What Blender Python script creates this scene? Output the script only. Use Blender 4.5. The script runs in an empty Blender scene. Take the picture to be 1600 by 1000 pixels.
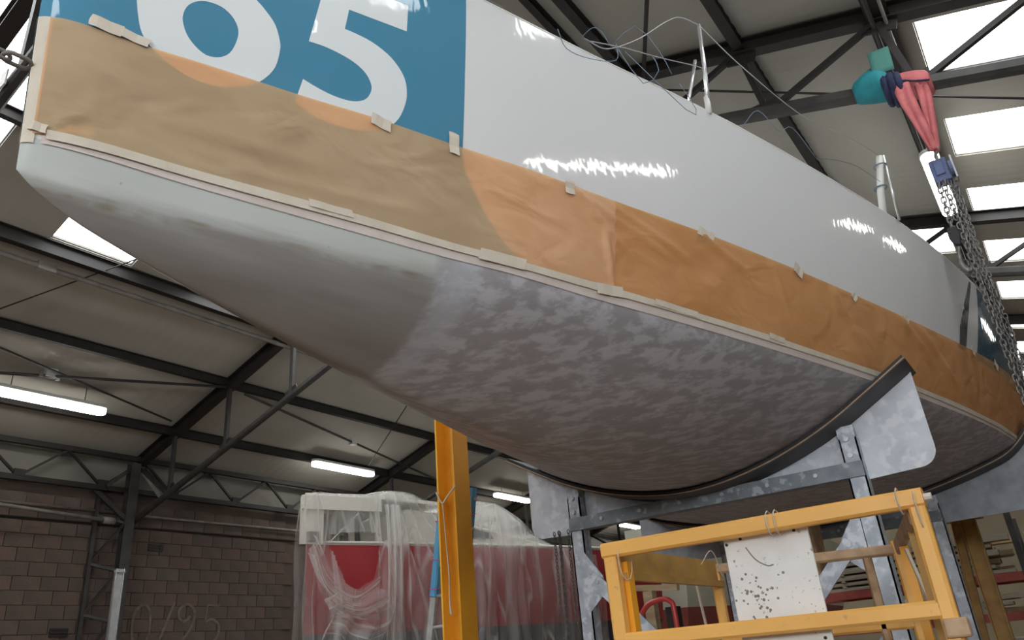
import bpy, bmesh, math, random
import numpy as np
from mathutils import Vector, Matrix
from mathutils.geometry import delaunay_2d_cdt

random.seed(7)
rng = np.random.default_rng(11)
scene = bpy.context.scene
COL = scene.collection
R = math.radians

# ------------------------------------------------------------------ camera
FPX = 1186.0
yaw, pitch, roll = R(-34.0), R(24.4), R(5.1)
fw = np.array([math.sin(yaw)*math.cos(pitch), math.cos(yaw)*math.cos(pitch), math.sin(pitch)])
rt = np.cross(fw, [0, 0, 1]); rt /= np.linalg.norm(rt)
dn = np.cross(fw, rt)
r2 = math.cos(roll)*rt + math.sin(roll)*dn
d2 = -math.sin(roll)*rt + math.cos(roll)*dn
cam = bpy.data.cameras.new('camera')
cam.sensor_fit = 'HORIZONTAL'; cam.sensor_width = 36.0
cam.lens = FPX/1600*36.0
cam.clip_start = 0.05; cam.clip_end = 300
camo = bpy.data.objects.new('camera', cam); COL.objects.link(camo)
m = Matrix.Identity(4)
for i in range(3):
    m[i][0] = r2[i]; m[i][1] = -d2[i]; m[i][2] = -fw[i]
m[0][3], m[1][3], m[2][3] = 0, 0, 1.6
camo.matrix_world = m
scene.camera = camo

# ------------------------------------------------------------------ world, exposure
w = bpy.data.worlds.new('overcast_sky'); scene.world = w
w.use_nodes = True
wb = w.node_tree.nodes['Background']
wb.inputs[0].default_value = (0.86, 0.94, 1.0, 1); wb.inputs[1].default_value = 1.5
SKYLIGHT = 8.0
TUBE = 14.0
WINDOW = 6.5
FRONT = 15.0
scene.view_settings.view_transform = 'Standard'
scene.view_settings.look = 'None'
scene.view_settings.gamma = 1.0
scene.view_settings.use_curve_mapping = False
scene.view_settings.exposure = 0.0
try:
    scene.cycles.max_bounces = 10
    scene.cycles.diffuse_bounces = 6
    scene.cycles.transparent_max_bounces = 16
    scene.cycles.sample_clamp_indirect = 6.0
    scene.cycles.caustics_reflective = False
    scene.cycles.caustics_refractive = False
except Exception:
    pass

# ------------------------------------------------------------------ materials
def new_mat(name):
    mt = bpy.data.materials.new(name); mt.use_nodes = True
    nt = mt.node_tree; nt.nodes.clear()
    out = nt.nodes.new('ShaderNodeOutputMaterial')
    return mt, nt, out

def mat(name, col, rough=.5, metal=0.0, col2=None, scale=6.0, stretch=(1, 1, 1), bump=0.0, bscale=None,
        detail=5.0, lo=.35, hi=.65, coat=0.0, spec=.5, col3=None, scale3=40., lo3=.6, hi3=.7):
    mt, nt, out = new_mat(name)
    N = nt.nodes.new; L = nt.links.new
    p = N('ShaderNodeBsdfPrincipled'); L(p.outputs[0], out.inputs[0])
    p.inputs['Base Color'].default_value = (*col, 1)
    p.inputs['Roughness'].default_value = rough
    p.inputs['Metallic'].default_value = metal
    p.inputs['Specular IOR Level'].default_value = spec
    if coat: p.inputs['Coat Weight'].default_value = coat; p.inputs['Coat Roughness'].default_value = .06
    tc = N('ShaderNodeTexCoord'); mp = N('ShaderNodeMapping')
    L(tc.outputs['Object'], mp.inputs[0]); mp.inputs['Scale'].default_value = stretch
    if col2 is not None:
        n = N('ShaderNodeTexNoise'); n.inputs['Scale'].default_value = scale; n.inputs['Detail'].default_value = detail
        L(mp.outputs[0], n.inputs[0])
        r = N('ShaderNodeMapRange'); r.inputs[1].default_value = lo; r.inputs[2].default_value = hi
        L(n.outputs[0], r.inputs[0])
        mx = N('ShaderNodeMix'); mx.data_type = 'RGBA'
        mx.inputs[6].default_value = (*col, 1); mx.inputs[7].default_value = (*col2, 1)
        L(r.outputs[0], mx.inputs[0])
        last = mx.outputs[2]
        if col3 is not None:
            n3 = N('ShaderNodeTexNoise'); n3.inputs['Scale'].default_value = scale3; n3.inputs['Detail'].default_value = 3
            L(mp.outputs[0], n3.inputs[0])
            r3 = N('ShaderNodeMapRange'); r3.inputs[1].default_value = lo3; r3.inputs[2].default_value = hi3
            L(n3.outputs[0], r3.inputs[0])
            m3 = N('ShaderNodeMix'); m3.data_type = 'RGBA'
            L(r3.outputs[0], m3.inputs[0]); L(last, m3.inputs[6]); m3.inputs[7].default_value = (*col3, 1)
            last = m3.outputs[2]
        L(last, p.inputs['Base Color'])
    if bump:
        nb = N('ShaderNodeTexNoise'); nb.inputs['Scale'].default_value = bscale or scale*3; nb.inputs['Detail'].default_value = 4
        L(mp.outputs[0], nb.inputs[0])
        b = N('ShaderNodeBump'); b.inputs['Strength'].default_value = bump; b.inputs['Distance'].default_value = .02
        L(nb.outputs[0], b.inputs['Height']); L(b.outputs[0], p.inputs['Normal'])
    return mt

def emit(name, col, s):
    mt, nt, out = new_mat(name)
    e = nt.nodes.new('ShaderNodeEmission'); e.inputs[0].default_value = (*col, 1); e.inputs[1].default_value = s
    nt.links.new(e.outputs[0], out.inputs[0]); return mt

M = {}
M['steel'] = mat('painted_roof_steel', (.022, .017, .014), .6, col2=(.012, .010, .009), scale=3)
M['steel_grey'] = mat('grey_column_steel', (.050, .046, .042), .55, col2=(.028, .026, .024), scale=5)
M['conduit'] = mat('grey_conduit', (.26, .24, .215), .55, col2=(.17, .155, .14), scale=6)
M['sheet'] = mat('roof_lining_sheet', (.43, .41, .36), .8, col2=(.385, .365, .315), scale=1.2, stretch=(1, .4, 1))
M['cladding'] = mat('upper_wall_cladding', (.25, .235, .205), .8, col2=(.20, .19, .165), scale=1)
M['floor'] = mat('concrete_floor', (.27, .205, .155), .8, col2=(.20, .15, .115), scale=1.5, bump=.2)
M['mortar'] = mat('mortar', (.125, .092, .075), .95, col2=(.09, .068, .058), scale=2)
M['wallb'] = mat('beige_back_wall', (.36, .30, .20), .85, col2=(.29, .24, .16), scale=.6)
M['wallg'] = mat('grey_shed_wall', (.22, .20, .18), .85, col2=(.16, .15, .13), scale=.8)
BR = [mat('hollow_block_%s' % n, c, .95, col2=c2, scale=2.2, bump=.35, bscale=30) for n, c, c2 in (
    ('brown', (.135, .097, .078), (.10, .074, .062)), ('red', (.148, .098, .079), (.112, .078, .066)),
    ('dark', (.122, .09, .074), (.094, .071, .06)), ('grey', (.138, .108, .09), (.105, .082, .07)))]
M['pane'] = emit('daylit_translucent_pane', (.95, .98, 1.0), SKYLIGHT)
M['wpane'] = emit('frosted_window_pane', (.88, .95, 1.0), WINDOW)
M['fpane'] = emit('frosted_front_window_pane', (.92, .96, 1.0), FRONT)
M['tube'] = emit('lit_fluorescent_diffuser', (1.0, .98, .93), TUBE)
M['housing'] = mat('lamp_housing', (.55, .55, .53), .5)
M['white_gel'] = None
M['galv'] = mat('galvanised_steel', (.50, .535, .58), .5, .25, col2=(.36, .39, .44), scale=9, col3=(.62, .65, .69), scale3=16, lo3=.5, hi3=.62, bump=.06)
M['galv_bright'] = mat('galvanised_plate', (.66, .69, .74), .55, .08, col2=(.53, .56, .61), scale=6, col3=(.72, .74, .78), scale3=11, lo3=.5, hi3=.6)
M['galv_dark'] = mat('weathered_galvanised_plate', (.38, .40, .44), .6, .2, col2=(.27, .285, .31), scale=7)
M['flange'] = mat('dark_grey_flange', (.085, .085, .088), .6, col2=(.06, .06, .063), scale=4)
M['galv_beam'] = mat('dull_galvanised_beam', (.25, .275, .30), .5, .25, col2=(.17, .19, .215), scale=8, col3=(.40, .43, .46), scale3=13, lo3=.58, hi3=.66)
M['bolt'] = mat('zinc_bolt', (.55, .57, .6), .35, .6)
M['rubber'] = mat('black_rubber', (.022, .022, .024), .65)
M['yellow'] = mat('yellow_ochre_paint', (.86, .47, .12), .45, col2=(.80, .42, .10), scale=4, col3=(.50, .30, .12), scale3=25, lo3=.66, hi3=.78)
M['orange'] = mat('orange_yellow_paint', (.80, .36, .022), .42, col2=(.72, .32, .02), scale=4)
M['orange_lit'] = mat('orange_paint_lit_side', (.92, .52, .05), .42, col2=(.86, .47, .04), scale=4)  # lighter copy of the post's orange, light on its left flange painted in
M['tan'] = mat('worn_tan_paint', (.50, .34, .20), .55, col2=(.36, .22, .12), scale=14)
M['dirty_yellow'] = mat('dirty_yellow_paint', (.50, .29, .075), .6, col2=(.36, .20, .055), scale=7)
M['wire'] = mat('wire_steel', (.42, .43, .45), .4, .5)
M['blue_wire'] = mat('blue_grey_line', (.16, .22, .28), .6)
M['rope'] = mat('pale_rope', (.55, .47, .36), .8)
M['stain'] = mat('stainless_steel', (.75, .75, .74), .25, .7)
M['white_plastic'] = mat('white_tube', (.70, .69, .65), .45)
M['chain'] = mat('chain_steel', (.30, .29, .28), .45, .6, col2=(.17, .16, .15), scale=30)
M['chain_dark'] = mat('dark_chain_steel', (.12, .11, .10), .5, .5)
M['hoist_blue'] = mat('navy_hoist_paint', (.10, .13, .27), .5, col2=(.07, .09, .19), scale=9)
M['pink'] = mat('faded_red_sling', (.60, .17, .17), .8, col2=(.47, .12, .125), scale=9, bump=.3)
M['teal'] = mat('teal_cloth', (.02, .27, .31), .75, col2=(.015, .2, .24), scale=8, bump=.2)
M['green'] = mat('green_cloth', (.06, .20, .17), .8)
M['navy'] = mat('navy_strap', (.025, .03, .085), .85, col2=(.015, .018, .05), scale=20, bump=.3)
M['red_hull'] = mat('red_gelcoat', (.33, .022, .028), .3, col2=(.28, .018, .024), scale=1.5)
M['dark_hull'] = mat('dark_antifouling', (.045, .05, .065), .6, col2=(.03, .032, .04), scale=4)
M['boat_white'] = mat('cream_gelcoat', (.62, .60, .54), .4)
M['smoked'] = mat('dark_cabin_opening', (.05, .05, .048), .4)
M['pale_hull'] = mat('pale_hull_paint', (.42, .41, .33), .45, col2=(.37, .36, .28), scale=1)
M['red_bottom'] = mat('red_antifouling', (.24, .05, .032), .7, col2=(.17, .035, .025), scale=3)
M['alu'] = mat('aluminium', (.55, .56, .56), .45, .3, col2=(.42, .43, .43), scale=10)
M['ladder_blue'] = mat('blue_foam_sleeve', (.10, .36, .62), .7, col2=(.08, .31, .55), scale=12)
M['magenta'] = mat('magenta_tie', (.62, .08, .26), .6)
M['wood'] = mat('pale_timber', (.52, .40, .25), .8, col2=(.38, .27, .15), scale=3, stretch=(.6, 6, 6))
M['wood2'] = mat('grey_timber', (.43, .385, .31), .8, col2=(.31, .27, .21), scale=3, stretch=(.6, 6, 6))
M['rack_red'] = mat('red_rack_beam', (.38, .07, .05), .55, col2=(.28, .05, .04), scale=6)
M['red_paint'] = mat('red_tube_paint', (.52, .05, .045), .4)
M['canvas'] = mat('grey_canvas', (.22, .20, .165), .9, col2=(.13, .12, .10), scale=8, bump=.4)
M['chalk'] = mat('chalk_marks', (.20, .165, .12), .95, col2=(.13, .10, .08), scale=10)
M['tape'] = mat('masking_tape', (.66, .60, .50), .7, col2=(.60, .53, .43), scale=9, bump=.12, bscale=40)
M['tape_pink'] = mat('pale_pink_tape', (.66, .58, .54), .65, col2=(.60, .515, .47), scale=5, bump=.1, bscale=30)

def hull_bottom_mat():
    mt, nt, out = new_mat('sanded_hull_bottom')
    N = nt.nodes.new; L = nt.links.new
    p = N('ShaderNodeBsdfPrincipled'); L(p.outputs[0], out.inputs[0])
    tc = N('ShaderNodeTexCoord')
    sep = N('ShaderNodeSeparateXYZ'); L(tc.outputs['Object'], sep.inputs[0])
    nz = N('ShaderNodeTexNoise'); nz.inputs['Scale'].default_value = 2.2; nz.inputs['Detail'].default_value = 3
    L(tc.outputs['Object'], nz.inputs[0])
    # irregular edge between the untouched bow and the sanded part
    a = N('ShaderNodeMath'); a.operation = 'MULTIPLY_ADD'; L(nz.outputs[0], a.inputs[0]); a.inputs[1].default_value = .22
    L(sep.outputs[1], a.inputs[2])
    ms = N('ShaderNodeMapRange'); ms.inputs[1].default_value = 2.115; ms.inputs[2].default_value = 2.17
    L(a.outputs[0], ms.inputs[0])
    # patchy primer colours, drawn out along the hull
    mr = N('ShaderNodeMapping'); mr.inputs['Rotation'].default_value = (0, 0, -1.0); L(tc.outputs['Object'], mr.inputs[0])
    mp = N('ShaderNodeMapping'); mp.inputs['Scale'].default_value = (1.3, 3.6, 2.6); L(mr.outputs[0], mp.inputs[0])
    n1 = N('ShaderNodeTexNoise'); n1.inputs['Scale'].default_value = 5.0; n1.inputs['Detail'].default_value = 5; n1.inputs['Roughness'].default_value = .62
    n1.inputs['Distortion'].default_value = .15
    L(mp.outputs[0], n1.inputs[0])
    r1 = N('ShaderNodeValToRGB'); L(n1.outputs[0], r1.inputs[0])
    e = r1.color_ramp.elements; e[0].position = .42; e[0].color = (.32, .303, .313, 1); e[1].position = .585; e[1].color = (.47, .465, .49, 1)
    k = r1.color_ramp.elements.new(.485); k.color = (.345, .33, .345, 1)
    k = r1.color_ramp.elements.new(.515); k.color = (.39, .38, .40, 1)
    # bow: old smooth grey-white paint, streaked lengthways
    mp2 = N('ShaderNodeMapping'); mp2.inputs['Scale'].default_value = (4, .6, 12); L(tc.outputs['Object'], mp2.inputs[0])
    n2 = N('ShaderNodeTexNoise'); n2.inputs['Scale'].default_value = 2.0; n2.inputs['Detail'].default_value = 4
    L(mp2.outputs[0], n2.inputs[0])
    r2_ = N('ShaderNodeValToRGB'); L(n2.outputs[0], r2_.inputs[0])
    e = r2_.color_ramp.elements; e[0].position = .3; e[0].color = (.25, .23, .215, 1); e[1].position = .7; e[1].color = (.31, .295, .285, 1)
    # the bow colour grows paler higher up, with its own wandering edge
    zz = N('ShaderNodeMath'); zz.operation = 'MULTIPLY_ADD'; L(n2.outputs[0], zz.inputs[0]); zz.inputs[1].default_value = .10; L(sep.outputs[2], zz.inputs[2])
    ym = N('ShaderNodeMath'); ym.operation = 'MULTIPLY_ADD'; L(sep.outputs[1], ym.inputs[0]); ym.inputs[1].default_value = -.045; L(zz.outputs[0], ym.inputs[2])
    mz = N('ShaderNodeMapRange'); mz.inputs[1].default_value = 2.94; mz.inputs[2].default_value = 3.02; L(ym.outputs[0], mz.inputs[0])
    mxb = N('ShaderNodeMix'); mxb.data_type = 'RGBA'; L(mz.outputs[0], mxb.inputs[0]); L(r2_.outputs[0], mxb.inputs[6]); mxb.inputs[7].default_value = (.50, .52, .49, 1)
    # dirt line along that edge
    dl = N('ShaderNodeMath'); dl.operation = 'SUBTRACT'; L(ym.outputs[0], dl.inputs[0]); dl.inputs[1].default_value = 2.962
    da = N('ShaderNodeMath'); da.operation = 'ABSOLUTE'; L(dl.outputs[0], da.inputs[0])
    db = N('ShaderNodeMapRange'); db.inputs[1].default_value = .016; db.inputs[2].default_value = .002; L(da.outputs[0], db.inputs[0])
    n3 = N('ShaderNodeTexNoise'); n3.inputs['Scale'].default_value = 9; n3.inputs['Detail'].default_value = 6; L(tc.outputs['Object'], n3.inputs[0])
    n3r = N('ShaderNodeMapRange'); n3r.inputs[1].default_value = .42; n3r.inputs[2].default_value = .62; L(n3.outputs[0], n3r.inputs[0])
    dm = N('ShaderNodeMath'); dm.operation = 'MULTIPLY'; L(db.outputs[0], dm.inputs[0]); L(n3r.outputs[0], dm.inputs[1])
    mxd = N('ShaderNodeMix'); mxd.data_type = 'RGBA'; L(dm.outputs[0], mxd.inputs[0]); L(mxb.outputs[2], mxd.inputs[6]); mxd.inputs[7].default_value = (.24, .22, .17, 1)
    # scattered nicks
    v = N('ShaderNodeTexVoronoi'); v.inputs['Scale'].default_value = 9; L(tc.outputs['Object'], v.inputs[0])
    vr = N('ShaderNodeMapRange'); vr.inputs[1].default_value = .055; vr.inputs[2].default_value = .03; L(v.outputs[0], vr.inputs[0])
    vm = N('ShaderNodeMath'); vm.operation = 'MULTIPLY'; L(vr.outputs[0], vm.inputs[0]); vm.inputs[1].default_value = .45
    mxn = N('ShaderNodeMix'); mxn.data_type = 'RGBA'; L(vm.outputs[0], mxn.inputs[0]); L(mxd.outputs[2], mxn.inputs[6]); mxn.inputs[7].default_value = (.22, .2, .18, 1)
    # join
    mx = N('ShaderNodeMix'); mx.data_type = 'RGBA'; L(ms.outputs[0], mx.inputs[0]); L(mxn.outputs[2], mx.inputs[6]); L(r1.outputs[0], mx.inputs[7])
    # paler feathered rim of the sanded part
    rim = N('ShaderNodeMath'); rim.operation = 'SUBTRACT'; L(a.outputs[0], rim.inputs[0]); rim.inputs[1].default_value = 2.23
    rab = N('ShaderNodeMath'); rab.operation = 'ABSOLUTE'; L(rim.outputs[0], rab.inputs[0])
    rr = N('ShaderNodeMapRange'); rr.inputs[1].default_value = .09; rr.inputs[2].default_value = .03; L(rab.outputs[0], rr.inputs[0]); rr.inputs[4].default_value = .6
    mx2 = N('ShaderNodeMix'); mx2.data_type = 'RGBA'; L(rr.outputs[0], mx2.inputs[0]); L(mx.outputs[2], mx2.inputs[6]); mx2.inputs[7].default_value = (.44, .45, .485, 1)
    L(mx2.outputs[2], p.inputs['Base Color'])
    ro = N('ShaderNodeMapRange'); ro.inputs[3].default_value = .32; ro.inputs[4].default_value = .5; L(ms.outputs[0], ro.inputs[0])
    L(ro.outputs[0], p.inputs['Roughness'])
    return mt
M['bottom'] = hull_bottom_mat()

def gloss(name, col):
    mt, nt, out = new_mat(name)
    N = nt.nodes.new; L = nt.links.new
    p = N('ShaderNodeBsdfPrincipled'); L(p.outputs[0], out.inputs[0])
    p.inputs['Base Color'].default_value = (*col, 1); p.inputs['Roughness'].default_value = .05
    tc = N('ShaderNodeTexCoord'); mp = N('ShaderNodeMapping'); mp.inputs['Scale'].default_value = (1, 1, .45); L(tc.outputs['Object'], mp.inputs[0])
    nb = N('ShaderNodeTexNoise'); nb.inputs['Scale'].default_value = 24; nb.inputs['Detail'].default_value = 1.0; L(mp.outputs[0], nb.inputs[0])
    b = N('ShaderNodeBump'); b.inputs['Strength'].default_value = .05; b.inputs['Distance'].default_value = .02
    L(nb.outputs[0], b.inputs['Height']); L(b.outputs[0], p.inputs['Normal'])
    return mt
M['white_gel'] = gloss('white_gelcoat', (.74, .74, .74))
M['vinyl_white'] = gloss('white_vinyl', (.76, .79, .80))
M['vinyl_blue'] = gloss('blue_vinyl', (.08, .255, .385))
M['vinyl_navy'] = gloss('dark_blue_vinyl', (.085, .145, .185))
M['vinyl_dark'] = gloss('dark_grey_vinyl', (.10, .11, .115))

def paper_mat(name, c0, c1):
    mt, nt, out = new_mat(name)
    N = nt.nodes.new; L = nt.links.new
    d = N('ShaderNodeBsdfPrincipled'); d.inputs['Roughness'].default_value = .55
    t = N('ShaderNodeBsdfTransparent'); mx = N('ShaderNodeMixShader'); mx.inputs[0].default_value = .52
    t.inputs[0].default_value = (1, .60, .28, 1)
    L(t.outputs[0], mx.inputs[1]); L(d.outputs[0], mx.inputs[2]); L(mx.outputs[0], out.inputs[0])
    tc = N('ShaderNodeTexCoord')
    n = N('ShaderNodeTexNoise'); n.inputs['Scale'].default_value = 3; n.inputs['Detail'].default_value = 6; L(tc.outputs['Object'], n.inputs[0])
    r = N('ShaderNodeValToRGB'); L(n.outputs[0], r.inputs[0])
    e = r.color_ramp.elements; e[0].position = .35; e[0].color = (*c0, 1); e[1].position = .68; e[1].color = (*c1, 1)
    L(r.outputs[0], d.inputs['Base Color'])
    mp = N('ShaderNodeMapping'); mp.inputs['Scale'].default_value = (1.2, 1, 1.8); mp.inputs['Rotation'].default_value = (.35, 0, 0); L(tc.outputs['Object'], mp.inputs[0])
    nb = N('ShaderNodeTexNoise'); nb.inputs['Scale'].default_value = 3.4; nb.inputs['Detail'].default_value = 2.5; nb.inputs['Distortion'].default_value = .6; L(mp.outputs[0], nb.inputs[0])
    b = N('ShaderNodeBump'); b.inputs['Strength'].default_value = .6; b.inputs['Distance'].default_value = .05
    L(nb.outputs[0], b.inputs['Height']); L(b.outputs[0], d.inputs['Normal'])
    return mt
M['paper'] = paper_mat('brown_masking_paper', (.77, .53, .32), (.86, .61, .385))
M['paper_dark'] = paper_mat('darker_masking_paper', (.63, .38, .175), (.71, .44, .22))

def film_mat():
    mt, nt, out = new_mat('polythene_film')
    N = nt.nodes.new; L = nt.links.new
    p = N('ShaderNodeBsdfPrincipled'); p.inputs['Base Color'].default_value = (.80, .79, .76, 1); p.inputs['Roughness'].default_value = .2
    tl = N('ShaderNodeBsdfTranslucent'); tl.inputs[0].default_value = (.8, .79, .76, 1)
    md = N('ShaderNodeMixShader'); md.inputs[0].default_value = .35; L(p.outputs[0], md.inputs[1]); L(tl.outputs[0], md.inputs[2])
    t = N('ShaderNodeBsdfTransparent'); mx = N('ShaderNodeMixShader')
    L(t.outputs[0], mx.inputs[1]); L(md.outputs[0], mx.inputs[2]); L(mx.outputs[0], out.inputs[0])
    uv = N('ShaderNodeUVMap')
    mp = N('ShaderNodeMapping'); mp.inputs['Scale'].default_value = (13, 1.1, 1); L(uv.outputs[0], mp.inputs[0])
    n = N('ShaderNodeTexNoise'); n.inputs['Scale'].default_value = 1.0; n.inputs['Detail'].default_value = 3; n.inputs['Distortion'].default_value = .35; L(mp.outputs[0], n.inputs[0])
    r = N('ShaderNodeMapRange'); r.inputs[1].default_value = .42; r.inputs[2].default_value = .75; r.inputs[3].default_value = .13; r.inputs[4].default_value = .55; L(n.outputs[0], r.inputs[0])
    # creases: thin bright lines where a second field crosses its middle value
    mp2 = N('ShaderNodeMapping'); mp2.inputs['Scale'].default_value = (17, 1.0, 1); mp2.inputs['Location'].default_value = (3.3, 1.7, 0); L(uv.outputs[0], mp2.inputs[0])
    n2 = N('ShaderNodeTexNoise'); n2.inputs['Scale'].default_value = 1.0; n2.inputs['Detail'].default_value = 1.5; n2.inputs['Distortion'].default_value = .3; L(mp2.outputs[0], n2.inputs[0])
    s1 = N('ShaderNodeMath'); s1.operation = 'SUBTRACT'; L(n2.outputs[0], s1.inputs[0]); s1.inputs[1].default_value = .5
    s2 = N('ShaderNodeMath'); s2.operation = 'ABSOLUTE'; L(s1.outputs[0], s2.inputs[0])
    s3 = N('ShaderNodeMapRange'); s3.inputs[1].default_value = .03; s3.inputs[2].default_value = .0; s3.inputs[4].default_value = .3; L(s2.outputs[0], s3.inputs[0])
    lw = N('ShaderNodeLayerWeight'); lw.inputs[0].default_value = .35
    ad = N('ShaderNodeMath'); ad.operation = 'MULTIPLY_ADD'; L(lw.outputs[1], ad.inputs[0]); ad.inputs[1].default_value = .4; L(r.outputs[0], ad.inputs[2])
    a2 = N('ShaderNodeMath'); a2.operation = 'ADD'; a2.use_clamp = True; L(ad.outputs[0], a2.inputs[0]); L(s3.outputs[0], a2.inputs[1])
    L(a2.outputs[0], mx.inputs[0])
    b = N('ShaderNodeBump'); b.inputs['Strength'].default_value = .7; b.inputs['Distance'].default_value = .04; L(n2.outputs[0], b.inputs['Height'])
    L(b.outputs[0], p.inputs['Normal'])
    return mt
M['film'] = film_mat()

def panel_mat():
    mt = mat('worn_white_board', (.80, .79, .76), .55, col2=(.72, .70, .66), scale=5, col3=(.30, .27, .22), scale3=55, lo3=.66, hi3=.72)
    return mt
M['board'] = panel_mat()

# ------------------------------------------------------------------ mesh helpers
class MB:
    def __init__(s): s.v = []; s.f = []
    def add(s, v, f):
        o = len(s.v); s.v += [tuple(map(float, p)) for p in v]; s.f += [tuple(i+o for i in q) for q in f]; return s
    def box(s, c, d):
        x, y, z = c; a, b, h = d[0]/2, d[1]/2, d[2]/2
        v = [(x+i*a, y+j*b, z+k*h) for i in (-1, 1) for j in (-1, 1) for k in (-1, 1)]
        return s.add(v, [(0, 1, 3, 2), (4, 6, 7, 5), (0, 4, 5, 1), (2, 3, 7, 6), (0, 2, 6, 4), (1, 5, 7, 3)])
    def beam(s, p, q, wd, ht, up=(0, 0, 1), chamfer=0):
        p = np.array(p, float); q = np.array(q, float); d = q-p; d /= np.linalg.norm(d)
        u = np.array(up, float); u = u-(u@d)*d
        if np.linalg.norm(u) < 1e-3:
            u = np.array((0, 1., 0)); u = u-(u@d)*d
        u /= np.linalg.norm(u); r = np.cross(d, u)
        a, b = wd/2, ht/2
        if chamfer:
            c = chamfer
            sec = [(a-c, b), (a, b-c), (a, -b+c), (a-c, -b), (-a+c, -b), (-a, -b+c), (-a, b-c), (-a+c, b)]
        else:
            sec = [(a, b), (a, -b), (-a, -b), (-a, b)]
        n = len(sec)
        v = [p+r*x+u*y for x, y in sec]+[q+r*x+u*y for x, y in sec]
        f = [(i, i+n, (i+1) % n+n, (i+1) % n) for i in range(n)]+[tuple(range(n)), tuple(range(2*n-1, n-1, -1))]
        return s.add(v, f)
    def hbeam(s, p, q, wd, ht, tf=.012, tw=.009, up=(0, 0, 1)):
        p = np.array(p, float); q = np.array(q, float); d = q-p; d /= np.linalg.norm(d)
        u = np.array(up, float); u = u-(u@d)*d; u /= np.linalg.norm(u)
        s.beam(p+u*(ht/2-tf/2), q+u*(ht/2-tf/2), wd, tf, up); s.beam(p-u*(ht/2-tf/2), q-u*(ht/2-tf/2), wd, tf, up)
        return s.beam(p, q, tw, ht-2*tf, up)
    def tube(s, pts, r, n=8, closed=False, flat=1.0):
        P = [np.array(p, float) for p in pts]; k = len(P)
        rr = r if hasattr(r, '__len__') else [r]*k
        rings = []; prev = None
        for i in range(k):
            if closed: t = P[(i+1) % k]-P[i-1]
            else: t = P[min(i+1, k-1)]-P[max(i-1, 0)]
            t = t/(np.linalg.norm(t)+1e-12)
            if prev is None:
                a = np.array((0, 0, 1.)) if abs(t[2]) < .9 else np.array((0, 1., 0))
            else: a = prev
            a = a-(a@t)*t; a /= np.linalg.norm(a); prev = a; b = np.cross(t, a)
            rings.append([P[i]+rr[i]*(math.cos(2*math.pi*j/n)*a+flat*math.sin(2*math.pi*j/n)*b) for j in range(n)])
        v = [p for r_ in rings for p in r_]
        f = []
        for i in range(k if closed else k-1):
            i2 = (i+1) % k
            for j in range(n):
                f.append((i*n+j, i*n+(j+1) % n, i2*n+(j+1) % n, i2*n+j))
        if not closed: f += [tuple(range(n-1, -1, -1)), tuple((k-1)*n+j for j in range(n))]
        return s.add(v, f)
    def prism(s, poly, axis, a0, a1):
        """poly in the two other axes (in x,y,z order), extruded along axis from a0 to a1"""
        def mk(p, a):
            l = list(p); l.insert(axis, a); return l
        n = len(poly)
        v = [mk(p, a0) for p in poly]+[mk(p, a1) for p in poly]
        return s.add(v, [(i, (i+1) % n, (i+1) % n+n, i+n) for i in range(n)]+[tuple(range(n-1, -1, -1)), tuple(range(n, 2*n))])
    def grid(s, P):
        """P: array [i][j] of points"""
        P = np.asarray(P, float); a, b = P.shape[:2]
        return s.add(P.reshape(-1, 3), [(i*b+j, i*b+j+1, (i+1)*b+j+1, (i+1)*b+j) for i in range(a-1) for j in range(b-1)])
    def build(s, name, mt, parent=None, smooth=False, bevel=0, solid=0, fixn=True, uv=None):
        me = bpy.data.meshes.new(name); me.from_pydata(s.v, [], s.f); me.validate()
        if fixn:
            bm = bmesh.new(); bm.from_mesh(me); bmesh.ops.recalc_face_normals(bm, faces=bm.faces); bm.to_mesh(me); bm.free()
        me.materials.append(M[mt] if isinstance(mt, str) else mt)
        if smooth:
            me.shade_smooth()
        o = bpy.data.objects.new(name, me); COL.objects.link(o)
        if parent is not None:
            o.parent = parent
            r = parent; off = Vector((0, 0, 0))
            while r is not None: off += r.location; r = r.parent
            o.location = -off
        if bevel:
            b = o.modifiers.new('b', 'BEVEL'); b.width = bevel; b.segments = 2; b.limit_method = 'ANGLE'
        if solid:
            b = o.modifiers.new('t', 'SOLIDIFY'); b.thickness = solid; b.offset = 0
        return o

def tag(o, label, cat, group=None, kind=None):
    o['label'] = label; o['category'] = cat
    if group: o['group'] = group
    if kind: o['kind'] = kind
    return o
def thing(name, loc, label, cat, group=None):
    o = bpy.data.objects.new(name, None); o.empty_display_size = .2; COL.objects.link(o); o.location = loc
    return tag(o, label, cat, group)
def struct(o): o['kind'] = 'structure'; return o
def dup(root, loc, label, group=None):
    r = root.copy(); COL.objects.link(r); r.location = loc; r['label'] = label
    if group: r['group'] = group
    for ch in list(root.children):
        c = ch.copy(); COL.objects.link(c); c.parent = r
        for g in ch.children:
            d = g.copy(); COL.objects.link(d); d.parent = c
    return r
def spline(pts, k=8, closed=False):
    P = [np.array(p, float) for p in pts]; n = len(P); out = []
    for i in range(n if closed else n-1):
        p0 = P[i-1] if (closed or i > 0) else 2*P[0]-P[1]
        p1 = P[i]; p2 = P[(i+1) % n]
        p3 = P[(i+2) % n] if (closed or i+2 < n) else 2*P[-1]-P[-2]
        for j in range(k):
            t = j/k
            out.append(.5*((2*p1)+(-p0+p2)*t+(2*p0-5*p1+4*p2-p3)*t*t+(-p0+3*p1-3*p2+p3)*t**3))
    if not closed: out.append(P[-1])
    return out
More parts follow.
